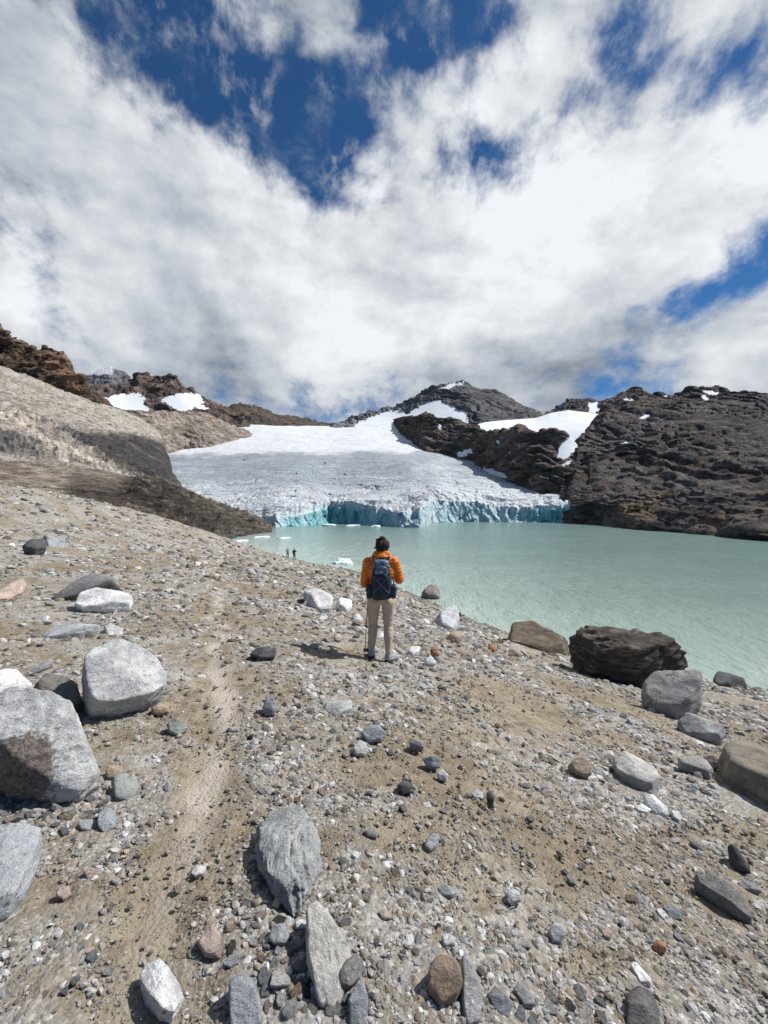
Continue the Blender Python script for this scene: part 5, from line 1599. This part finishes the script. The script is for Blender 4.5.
def float_ice(name, px, py, wpx, hpx, label, cat, group=None, elong=1.0):
    d = shore_d(py); c = P(px, py, d); c[2] = 0
    w_ = wpx * d / F / 2; hh = hpx * d / F
    D, Fc = ICO[4]
    N, H = stone_planes(rgi, 10)
    r = planes_shape(D, N, H, 40)
    V = D * r[:, None]
    V = V * (1 + 0.22 * fbm(V * 1.6 + rgi.uniform(0, 50, 3), 4, 0.6))[:, None]
    V[:, 0] *= w_; V[:, 1] *= w_ * elong * 1.2; V[:, 2] *= hh
    o = link(name, mk_mesh(name, V, Fc, M_berg), loc=(c[0], c[1], hh * 0.05))
    return tag(o, label, cat, group)


float_ice('iceberg', 344, 563, 16, 6.0, 'small white iceberg floating near the shore left of the walker\'s head', 'iceberg')
float_ice('iceberg', 336, 564, 7, 2.5, 'tiny bit of ice floating against the left side of the small iceberg', 'iceberg')
for x, y, w_, lab in [(285, 538, 15, 'thin white ice floe farthest out from the brown mound'), (262, 537, 18, 'long white ice floe along the tip of the brown mound'), (240, 541, 16, 'white ice floe beached where the lake meets the stony slope')]:
    float_ice('ice_floe', x, y, w_, 1.2, lab, 'ice floe', 'ice floes by the brown mound')
for x, y, w_, lab in [(330, 525.4, 16, 'white ice floe under the left side of the blue ice cave'), (352, 525.6, 18, 'white ice floe in the middle of the blue ice cave mouth'), (376, 526.6, 14, 'white ice floe under the right side of the blue ice cave')]:
    float_ice('ice_floe', x, y, w_, 1.3, lab, 'ice floe', 'ice floes at the glacier front')
for j, (x, y, s, lab) in enumerate([(296, 474, 4.2, 'dark rock standing on the grey ice, left of three in a row'), (304, 470, 2.4, 'tiny dark rock on the ice beside the left one of three'), (345, 474, 4.0, 'dark rock standing on the grey ice, right one of three'),
                                    (325, 463, 3.0, 'dark rock on the ice near the edge of the clean snow'), (313, 467, 2.2, 'small dark rock between the others on the ice'), (244, 460, 2.6, 'dark rock far left on the ice near the pale hill'), (452, 476, 2.6, 'dark rock on the ice below the rocky island')]):
    d = gd(x, y); c = P(x, y, d)
    ob = bpy.data.objects.new('rock', protos[j]); COL.objects.link(ob)
    ob.location = tuple(c); s_ = s * d / F * 0.5; ob.scale = (s_ * 0.7, s_ * 0.7, s_ * 1.5); ob.color = (0.06, 0.058, 0.055, 1)
    ob.rotation_euler = (0, 0.1 * j, j)
    tag(ob, lab, 'rock', 'dark rocks lying on the glacier')

# ------------------------------------------------------------------ people
def capsule(a, b, ra, rb, seg=20, rings=7):
    """tapered round-ended limb from a to b"""
    a = np.array(a, float); b = np.array(b, float)
    ax = b - a; L = np.linalg.norm(ax); ax = ax / max(L, 1e-6)
    t = np.array([1, 0, 0]) if abs(ax[0]) < 0.8 else np.array([0, 1, 0])
    u = np.cross(ax, t); u /= np.linalg.norm(u); v = np.cross(ax, u)
    pts = []
    for i in range(rings):
        ph = -math.pi / 2 + (math.pi / 2) * i / (rings - 1)
        pts.append((a + ax * ra * math.sin(ph), ra * math.cos(ph)))
    for i in range(rings):
        ph = (math.pi / 2) * i / (rings - 1)
        pts.append((b + ax * rb * math.sin(ph), rb * math.cos(ph)))
    th_ = np.linspace(0, 2 * math.pi, seg, endpoint=False)
    V = np.array([c + max(r, 1e-4) * (np.cos(x) * u + np.sin(x) * v) for c, r in pts for x in th_])
    Fc = grid_faces(len(pts), seg, True)
    return V, np.r_[Fc[:, [0, 1, 2]], Fc[:, [0, 2, 3]]]


def ellipsoid(c, r, rot=None):
    D, Fc = ICO[3]
    V = D * np.array(r)
    if rot is not None:
        V = V @ np.array(Matrix.Rotation(math.radians(rot[1]), 3, rot[0])).T
    return V + np.array(c), Fc


def blob(name, shapes, voxel, mat, parent, smooth_it=4, disp=None):
    """overlapping limbs melted into one continuous skin"""
    Vs = []; Fs = []; off = 0
    for V, Fc in shapes:
        Vs.append(V); Fs.append(Fc + off); off += len(V)
    me0 = mk_mesh('tmp', np.concatenate(Vs), np.concatenate(Fs))
    o = bpy.data.objects.new('tmp', me0)
    COL.objects.link(o)
    md = o.modifiers.new('r', 'REMESH'); md.mode = 'VOXEL'; md.voxel_size = voxel; md.use_smooth_shade = True
    ms = o.modifiers.new('s', 'SMOOTH'); ms.iterations = smooth_it; ms.factor = 0.5
    dg = bpy.context.evaluated_depsgraph_get()
    me = bpy.data.meshes.new_from_object(o.evaluated_get(dg))
    bpy.data.objects.remove(o); bpy.data.meshes.remove(me0)
    n = len(me.vertices)
    co = np.empty(n * 3, dtype=np.float32); me.vertices.foreach_get('co', co); co = co.reshape(-1, 3)
    if disp is not None:
        no = np.empty(n * 3, dtype=np.float32); me.vertices.foreach_get('normal', no); no = no.reshape(-1, 3)
        co = co + no * disp(co.astype(float))[:, None].astype(np.float32)
        me.vertices.foreach_set('co', np.ascontiguousarray(co, dtype=np.float32).ravel())
    me.update()
    me.polygons.foreach_set('use_smooth', np.ones(len(me.polygons), bool))
    me.name = name
    me.materials.clear(); me.materials.append(mat)
    return link(name, me, parent)


def prism(name, prof, axis_pts, mat, parent):
    pass


M_skin = mat_plain('skin', (0.42, 0.24, 0.17), 0.5, 0.06, 20, 0.001, 0.4)
M_hair = mat_plain('dark_brown_hair', (0.016, 0.010, 0.008), 0.6, 0.5, 90, 0.006, 0.25, 0.9)
M_jacket = mat_plain('orange_puffer_nylon', (0.66, 0.165, 0.010), 0.45, 0.08, 40, 0.003, 0.4)
M_trous = mat_plain('beige_stretch_cloth', (0.46, 0.365, 0.290), 0.9, 0.07, 60, 0.003, 0.15)
M_pack = mat_plain('navy_pack_cloth', (0.012, 0.022, 0.045), 0.6, 0.5, 9, 0.006, 0.35)
M_pack2 = mat_plain('grey_blue_pack_cloth', (0.085, 0.135, 0.20), 0.5, 0.35, 25, 0.004, 0.4)
M_black = mat_plain('black_webbing', (0.012, 0.012, 0.014), 0.6, 0.2, 60, 0.002, 0.3)
M_shoe = mat_plain('grey_shoe_mesh', (0.30, 0.31, 0.32), 0.7, 0.35, 45, 0.004)
M_sole = mat_plain('shoe_sole', (0.05, 0.05, 0.05), 0.8, 0.2, 60, 0.003)
M_pole = mat_plain('dark_aluminium', (0.05, 0.05, 0.055), 0.35, 0.2, 30, 0.001, 0.6)
M_light = mat_plain('light_grey_fabric', (0.30, 0.30, 0.29), 0.9, 0.1, 30, 0.002)
M_cord = mat_plain('grey_cord', (0.11, 0.13, 0.16), 0.8, 0.1, 30, 0.001)
M_darkc = mat_plain('dark_outdoor_fabric', (0.022, 0.024, 0.03), 0.8, 0.2, 30, 0.002)


def hand(side, w, dirv, palm_n, s=1.0):
    """palm, four unequal bent fingers and a thumb, hand closing round a grip. w: wrist"""
    w = np.array(w, float); d = np.array(dirv, float); d /= np.linalg.norm(d)
    n = np.array(palm_n, float); n -= d * (n @ d); n /= np.linalg.norm(n)
    sd = np.cross(d, n) * side
    out = [capsule(w, w + d * 0.035 * s, 0.024 * s, 0.026 * s)]
    for k, (off, ln) in enumerate([(-0.030, .070), (-0.010, .078), (0.010, .072), (0.030, .056)]):
        b = w + d * 0.075 * s + sd * off * s
        out.append(capsule(w + d * 0.02 * s + sd * off * 0.6 * s, b, 0.014 * s, 0.0105 * s, 12, 4))
        p1 = b + (d * 0.75 + n * 0.65) * ln * 0.42 * s
        p2 = p1 + (d * 0.05 + n * 1.0) * ln * 0.34 * s
        p3 = p2 + (-d * 0.7 + n * 0.6) * ln * 0.28 * s
        for a_, b_, r1, r2 in ((b, p1, .0105, .0092), (p1, p2, .0092, .0082), (p2, p3, .0082, .0072)):
            out.append(capsule(a_, b_, r1 * s, r2 * s, 10, 4))
    tb_ = w + d * 0.02 * s - sd * 0.022 * s
    t1 = tb_ + (d * 0.5 - sd * 0.6 + n * 0.5) * 0.038 * s
    t2 = t1 + (d * 0.35 + n * 0.9 + sd * 0.1) * 0.030 * s
    out.append(capsule(tb_, t1, .014 * s, .012 * s, 10, 4)); out.append(capsule(t1, t2, .012 * s, .0095 * s, 10, 4))
    return out


def body_shapes(J):
    """a whole figure from joint positions"""
    sh = []
    sh += [ellipsoid(J['pelvis'], (0.155, 0.105, 0.11)), capsule(J['pelvis'], J['waist'], 0.125, 0.115), capsule(J['waist'], J['chest'], 0.115, 0.135),
           ellipsoid(J['chest'], (0.165, 0.105, 0.15)), capsule(J['shL'], J['shR'], 0.062, 0.062), capsule(J['neck'], J['skull'], 0.055, 0.052)]
    for s in 'LR':
        sh += [capsule(J['hip' + s], J['knee' + s], 0.086, 0.056), capsule(J['knee' + s], J['calf' + s], 0.055, 0.058), capsule(J['calf' + s], J['ank' + s], 0.056, 0.037),
               capsule(J['heel' + s], J['toe' + s], 0.040, 0.033), capsule(J['ank' + s], J['heel' + s], 0.037, 0.040),
               capsule(J['sh' + s], J['elb' + s], 0.050, 0.039), capsule(J['elb' + s], J['wr' + s], 0.040, 0.027)]
        sh += hand(1 if s == 'R' else -1, J['wr' + s], J['hd' + s], J['pn' + s])
    # head with a face: jaw, brow, nose, lips, ears, eye sockets closed by lids
    h = np.array(J['head'], float); f = np.array(J['face'], float); f /= np.linalg.norm(f)
    r = np.array([f[1], -f[0], 0.0]); up = np.cross(r, f)
    sh += [ellipsoid(h + up * 0.02, (0.076, 0.092, 0.095)), ellipsoid(h + f * 0.03 - up * 0.045, (0.056, 0.060, 0.062)), ellipsoid(h + f * 0.055 - up * 0.085, (0.028, 0.024, 0.020)),
           capsule(h + f * 0.088 + up * 0.012, h + f * 0.112 - up * 0.024, 0.009, 0.014, 12, 4), ellipsoid(h + f * 0.088 - up * 0.052, (0.024, 0.010, 0.007)), ellipsoid(h + f * 0.086 - up * 0.062, (0.020, 0.010, 0.007)),
           capsule(h + f * 0.080 + r * 0.045 + up * 0.026, h + f * 0.086 + r * 0.012 + up * 0.028, 0.009, 0.010, 10, 4), capsule(h + f * 0.080 - r * 0.045 + up * 0.026, h + f * 0.086 - r * 0.012 + up * 0.028, 0.009, 0.010, 10, 4)]
    for s in (1, -1):
        sh += [ellipsoid(h + r * s * 0.031 + f * 0.076 + up * 0.006, (0.014, 0.012, 0.011)), ellipsoid(h + r * s * 0.078 - up * 0.008, (0.010, 0.018, 0.028))]
    return sh


# --- the walker in the orange jacket, seen from behind
gf_ = hit_ground(381, 660)
wk = empty('person', (gf_[0], gf_[1], gf_[2]), math.radians(0))
zs = lambda x, y: float(ground_z(gf_[0] + x, gf_[1] + y)[0]) - gf_[2]
fl_, fr_ = zs(-0.13, 0.06), zs(0.105, -0.04)
J = dict(pelvis=(0, 0.03, 0.90), waist=(0, 0.03, 1.05), chest=(0, 0.03, 1.24), neck=(0, 0.03, 1.38), skull=(0.015, 0.06, 1.52),
         shL=(-0.175, 0.03, 1.355), shR=(0.175, 0.03, 1.36),
         elbL=(-0.225, 0.05, 1.07), wrL=(-0.19, 0.30, 1.04), hdL=(0.3, 0.9, -0.1), pnL=(0.5, 0.0, -0.8),
         elbR=(0.255, 0.09, 1.12), wrR=(0.22, 0.30, 1.17), hdR=(-0.4, 0.8, 0.25), pnR=(-0.8, -0.1, 0.3),
         hipL=(-0.095, 0.03, 0.88), hipR=(0.095, 0.03, 0.88), kneeL=(-0.115, 0.09, 0.48 + fl_ * .5), kneeR=(0.105, 0.05, 0.48 + fr_ * .5),
         calfL=(-0.12, 0.06, 0.34 + fl_ * .8), calfR=(0.105, 0.0, 0.34 + fr_ * .8), ankL=(-0.13, 0.05, 0.10 + fl_), ankR=(0.105, -0.04, 0.10 + fr_),
         heelL=(-0.13, 0.03, 0.045 + fl_), toeL=(-0.145, 0.21, 0.035 + zs(-0.145, 0.21)), heelR=(0.10, -0.05, 0.045 + fr_), toeR=(0.22, 0.07, 0.035 + zs(0.22, 0.07)),
         head=(0.02, 0.07, 1.575), face=(0.10, 1, -0.22))
blob('body', body_shapes(J), 0.006, M_skin, wk, 3)


def quilt(co):
    # stitched rows round body and sleeves
    arm = np.abs(co[:, 0]) > 0.20
    ph = np.where(arm, co[:, 2] / 0.045, co[:, 2] / 0.048)
    return 0.009 * (np.abs(np.sin(ph * math.pi)) ** 0.6) + 0.006 * perlin(co * 11, 3) - 0.003


jk = [ellipsoid((0, 0.02, 0.965), (0.200, 0.152, 0.125)), ellipsoid((0, 0.02, 0.91), (0.186, 0.146, 0.06)), capsule((0, 0.03, 1.0), (0, 0.03, 1.05), 0.155, 0.150), capsule((0, 0.03, 1.02), (0, 0.03, 1.24), 0.145, 0.160), ellipsoid((0, 0.03, 1.24), (0.20, 0.140, 0.17)),
      capsule((-0.170, 0.03, 1.345), (0.170, 0.03, 1.35), 0.080, 0.080), capsule((0, 0.03, 1.33), (0, 0.03, 1.42), 0.12, 0.095)]
for s in 'LR':
    jk += [capsule(J['sh' + s], J['elb' + s], 0.080, 0.066), capsule(J['elb' + s], np.array(J['wr' + s]) * 0.9 + np.array(J['elb' + s]) * 0.1, 0.068, 0.050)]
blob('jacket', jk, 0.009, M_jacket, wk, 3, quilt)
hood = [capsule((-0.075, -0.015, 1.405), (0.085, -0.015, 1.41), 0.060, 0.060), capsule((-0.085, 0.02, 1.43), (-0.075, 0.09, 1.44), 0.052, 0.045), capsule((0.095, 0.02, 1.43), (0.085, 0.09, 1.44), 0.052, 0.045),
        ellipsoid((0.005, -0.035, 1.445), (0.105, 0.060, 0.052)), capsule((-0.060, -0.015, 1.485), (0.080, -0.015, 1.485), 0.045, 0.045), capsule((-0.085, 0.05, 1.46), (0.10, 0.05, 1.46), 0.04, 0.04)]
blob('hood', hood, 0.008, M_jacket, wk, 3, lambda co: 0.006 * perlin(co * 14, 5) + 0.004 * np.abs(np.sin(co[:, 2] / 0.035 * math.pi)))


def folds(co):
    k = np.exp(-((co[:, 2] - 0.48) / 0.08) ** 2) + np.exp(-((co[:, 2] - 0.14) / 0.06) ** 2) + 0.6 * np.exp(-((co[:, 2] - 0.84) / 0.05) ** 2)
    return 0.006 * k * perlin(np.stack([co[:, 0] * 7, co[:, 1] * 7, co[:, 2] * 26 + co[:, 0] * 9], -1), 7) + 0.005 * fbm(co * np.array([9, 9, 5]), 3, seed=8)


tr = [ellipsoid((0, 0.02, 0.865), (0.172, 0.128, 0.095)), ellipsoid((-0.075, -0.035, 0.83), (0.086, 0.083, 0.085)), ellipsoid((0.075, -0.035, 0.83), (0.086, 0.083, 0.085))]
for s in 'LR':
    tr += [capsule(J['hip' + s], J['knee' + s], 0.101, 0.068), capsule(J['knee' + s], J['calf' + s], 0.066, 0.068), capsule(J['calf' + s], np.array(J['ank' + s]) + (0, 0, 0.03), 0.066, 0.043)]
blob('trousers', tr, 0.009, M_trous, wk, 3, folds)
for s in 'LR':
    an, he, to = (np.array(J[k + s], float) for k in ('ank', 'heel', 'toe'))
    up_ = np.array([0, 0, 1.0])
    sh_o = blob('shoe', [capsule(he + up_ * 0.01, to + up_ * 0.005, 0.050, 0.044), capsule(an, he + up_ * 0.02, 0.047, 0.05), capsule((he + to) / 2 + up_ * 0.03, to + up_ * 0.01, 0.044, 0.038)], 0.008, M_shoe, wk, 2,
                lambda co: 0.003 * perlin(co * 40, 2))
    blob('sole', [capsule(he - up_ * 0.022, to - up_ * 0.018, 0.054, 0.047)], 0.01, M_sole, sh_o, 2, lambda co, z0=he[2] - 0.045: -0.0 * co[:, 0])
hr = [ellipsoid((0.020, 0.050, 1.600), (0.102, 0.104, 0.100)), ellipsoid((0.015, 0.020, 1.545), (0.082, 0.075, 0.085)), ellipsoid((0.020, 0.030, 1.690), (0.045, 0.045, 0.038)),
      capsule((-0.04, 0.0, 1.52), (-0.06, -0.01, 1.47), 0.02, 0.008), capsule((-0.065, 0.06, 1.57), (-0.105, 0.05, 1.555), 0.02, 0.006), capsule((-0.02, 0.03, 1.69), (-0.065, 0.03, 1.675), 0.018, 0.006)]
blob('hair', hr, 0.006, M_hair, wk, 2, lambda co: 0.012 * fbm(co * np.array([26, 26, 14]), 3, seed=4))
tag(wk, 'person in orange puffer jacket and beige trousers standing on the slope, seen from behind', 'person')

# --- backpack: its own thing, worn by the walker
bp = empty('backpack', (gf_[0] + 0.005, gf_[1] - 0.115, gf_[2] + 0.90), math.radians(0))


def rbox(c, s, taper=0.85, bulge=0.12):
    """soft-sided bag volume"""
    D, Fc = ICO[5]
    p = 4.0
    r = (np.abs(D) ** p).sum(1) ** (-1 / p)
    V = D * r[:, None]
    V[:, 0] *= 1 - (1 - taper) * (V[:, 2] * .5 + .5)
    V[:, 1] *= 1 - (1 - taper) * (V[:, 2] * .5 + .5)
    return V * np.array(s) / 2 + np.array(c), Fc


def wrinkle(a, s):
    return lambda co: a * fbm(co * s, 4, 0.55, seed=6)


blob('main_bag', [rbox((0, -0.07, 0.235), (0.315, 0.22, 0.50), 0.72)], 0.007, M_pack, bp, 2, wrinkle(0.010, 9))
blob('lid', [rbox((0.0, -0.075, 0.475), (0.235, 0.21, 0.105), 0.8)], 0.007, M_pack2, bp, 2, wrinkle(0.007, 12))
blob('front_pocket', [rbox((0.0, -0.175, 0.20), (0.235, 0.06, 0.30), 0.8)], 0.007, M_pack, bp, 2, wrinkle(0.008, 12))
blob('front_panel', [rbox((0.0, -0.168, 0.385), (0.185, 0.04, 0.13), 0.85)], 0.007, M_pack2, bp, 2, wrinkle(0.008, 14))
for s in (-1, 1):
    blob('side_pocket', [rbox((s * 0.165, -0.07, 0.10), (0.075, 0.15, 0.19), 1.0)], 0.007, M_pack, bp, 2, wrinkle(0.006, 14))
    o = blob('shoulder_strap', [capsule((s * 0.085, -0.03, 0.46), (s * 0.105, 0.05, 0.545), 0.018, 0.020, 12, 4), capsule((s * 0.105, 0.05, 0.545), (s * 0.115, 0.21, 0.52), 0.020, 0.020, 12, 4),
                                capsule((s * 0.115, 0.21, 0.52), (s * 0.125, 0.285, 0.38), 0.020, 0.018, 12, 4), capsule((s * 0.125, 0.285, 0.38), (s * 0.175, 0.24, 0.16), 0.018, 0.010, 12, 4), capsule((s * 0.175, 0.24, 0.16), (s * 0.15, 0.02, 0.07), 0.010, 0.008, 12, 4)], 0.007, M_black, bp, 2)
    blob('hip_belt', [capsule((s * 0.12, 0.0, 0.075), (s * 0.195, 0.09, 0.085), 0.034, 0.030, 12, 4), capsule((s * 0.195, 0.09, 0.085), (s * 0.17, 0.23, 0.085), 0.028, 0.018, 12, 4), capsule((s * 0.17, 0.23, 0.085), (s * 0.03, 0.30, 0.085), 0.014, 0.010, 12, 4)], 0.007, M_black, bp, 2)
    # crossing elastic cord and compression straps on the face of the bag
for pts in ([(-0.10, -0.207, 0.10), (0.08, -0.207, 0.30)], [(0.10, -0.207, 0.10), (-0.08, -0.207, 0.30)], [(-0.135, -0.185, 0.33), (0.0, -0.20, 0.28)], [(0.135, -0.185, 0.33), (0.0, -0.20, 0.28)]):
    V, Fc = capsule(pts[0], pts[1], 0.005, 0.005, 8, 3)
    link('cord', mk_mesh('cord', V, Fc, M_cord), bp)
V, Fc = rbox((-0.0, -0.196, 0.375), (0.045, 0.006, 0.028), 1.0)
link('badge', mk_mesh('badge', V, Fc, M_light), bp)
V, Fc = capsule((-0.03, 0.015, 0.53), (0.03, 0.015, 0.53), 0.008, 0.008, 8, 3)
link('haul_loop', mk_mesh('haul_loop', V, Fc, M_black), bp)
tag(bp, 'navy blue hiking backpack with grey-blue lid worn by the person in orange', 'backpack')

# --- two trekking poles hanging from the walker's left hand
def tube(name, pts, r, mat, parent):
    Vs = []; Fs = []; off = 0
    for a, b, ra, rb in zip(pts[:-1], pts[1:], r[:-1], r[1:]):
        V, Fc = capsule(a, b, ra, rb, 10, 3); Vs.append(V); Fs.append(Fc + off); off += len(V)
    return link(name, mk_mesh(name, np.concatenate(Vs), np.concatenate(Fs), mat), parent)


for k, (tx, ty, dx, lab) in enumerate([(-0.235, 0.16, -0.02, 'dark trekking pole on the outer side of the walker\'s left leg'), (-0.195, 0.20, 0.02, 'dark trekking pole on the inner side, closest to the walker\'s left leg')]):
    zt = zs(tx, ty)
    po = empty('trekking_pole', (gf_[0] + tx, gf_[1] + ty, gf_[2] + zt))
    top_ = (-0.155 - tx + dx, 0.365 - ty, 1.10 - zt)
    q = lambda f_: tuple(np.array(top_) * f_)
    tube('shaft', [q(0.03), q(0.45), q(0.88)], (0.0055, 0.0075, 0.009), M_pole, po)
    tube('grip', [q(0.87), q(0.93), q(1.0)], (0.016, 0.014, 0.017), M_black, po)
    tube('tip', [q(0.0), q(0.035)], (0.004, 0.006), M_light, po)
    tube('basket', [q(0.055), q(0.062)], (0.026, 0.026), M_black, po)
    tag(po, lab, 'trekking pole', 'trekking poles held by the walker')

# --- two hikers far down the shore
def hiker(px, py, face, jm, tm, label, pose, pack):
    # the last dry ground before the water in that direction
    g = None
    for yy in np.arange(585, 550, -0.5):
        q = hit_ground(px, yy)
        if q is not None and q[2] > 0.25 and q[1] > 40:
            g = q
    if g is None:
        g = P(px, py, shore_d(py))
    print('hiker', g, project(g))
    o = empty('person', tuple(g), face)
    a = pose
    Jh = dict(pelvis=(0, 0, 0.92), waist=(0, 0.0, 1.08), chest=(0, 0.01, 1.28), neck=(0, 0.01, 1.42), skull=(0, 0.03, 1.57), shL=(-0.18, 0, 1.40), shR=(0.18, 0, 1.40),
              elbL=(-0.30, 0.02, 1.16), wrL=(-0.20, 0.22, 1.20 + 0.12 * a), hdL=(0.4, 0.8, 0.3), pnL=(0.8, 0, 0.2), elbR=(0.30, 0.02, 1.16), wrR=(0.20, 0.22, 1.20 + 0.12 * a), hdR=(-0.4, 0.8, 0.3), pnR=(-0.8, 0, 0.2),
              hipL=(-0.095, 0, 0.90), hipR=(0.095, 0, 0.90), kneeL=(-0.12, 0.05, 0.50), kneeR=(0.12, 0.02, 0.50), calfL=(-0.13, 0.02, 0.36), calfR=(0.13, -0.01, 0.36), ankL=(-0.14, 0.0, 0.10), ankR=(0.14, -0.03, 0.10),
              heelL=(-0.14, -0.02, 0.045), toeL=(-0.16, 0.15, 0.035), heelR=(0.14, -0.05, 0.045), toeR=(0.17, 0.12, 0.035), head=(0, 0.04, 1.62), face=(0, 1, -0.05))
    blob('body', body_shapes(Jh), 0.009, M_skin, o, 2)
    j = [ellipsoid((0, 0, 1.03), (0.18, 0.13, 0.14)), capsule((0, 0, 1.02), (0, 0, 1.28), 0.135, 0.155), ellipsoid((0, 0.01, 1.27), (0.19, 0.13, 0.17)), capsule((-0.17, 0, 1.39), (0.17, 0, 1.39), 0.075, 0.075)]
    for s in 'LR':
        j += [capsule(Jh['sh' + s], Jh['elb' + s], 0.075, 0.060), capsule(Jh['elb' + s], np.array(Jh['wr' + s]) * 0.9 + np.array(Jh['elb' + s]) * 0.1, 0.060, 0.045)]
    blob('jacket', j, 0.012, jm, o, 2)
    t_ = [ellipsoid((0, 0, 0.92), (0.17, 0.125, 0.11))]
    for s in 'LR':
        t_ += [capsule(Jh['hip' + s], Jh['knee' + s], 0.10, 0.072), capsule(Jh['knee' + s], Jh['ank' + s], 0.072, 0.055)]
    blob('trousers', t_, 0.012, tm, o, 2)
    for s in 'LR':
        blob('shoe', [capsule(Jh['heel' + s], Jh['toe' + s], 0.052, 0.045)], 0.012, M_sole, o, 1)
    blob('hair', [ellipsoid((0, 0.03, 1.655), (0.09, 0.1, 0.085))], 0.01, M_hair, o, 1)
    tag(o, label, 'person')
    if pack:
        b_ = empty('backpack', (g[0], g[1] , g[2] + 1.0), face)
        blob('main_bag', [rbox((0, -0.24, 0.2), (0.34, 0.24, 0.48), 0.85)], 0.012, M_darkc, b_, 1)
        blob('shoulder_strap', [capsule((s * 0.1, -0.14, 0.40), (s * 0.11, 0.0, 0.485), 0.02, 0.02, 10, 3) for s in (-1, 1)], 0.008, M_black, b_, 1)
        tag(b_, 'dark backpack on the right one of the two distant hikers', 'backpack')


hiker(287.7, 557.5, 0.4, M_light, M_darkc, 'left one of two tiny distant hikers on the shore, in a lighter top', 0.0, False)
hiker(294.3, 557.8, -0.2, M_darkc, M_darkc, 'right one of two tiny distant hikers on the shore, all in dark clothes', 1.0, True)
for ob in COL.objects:
    if ob.name.startswith('flat_rock'):
        ob['kind'] = 'thing'
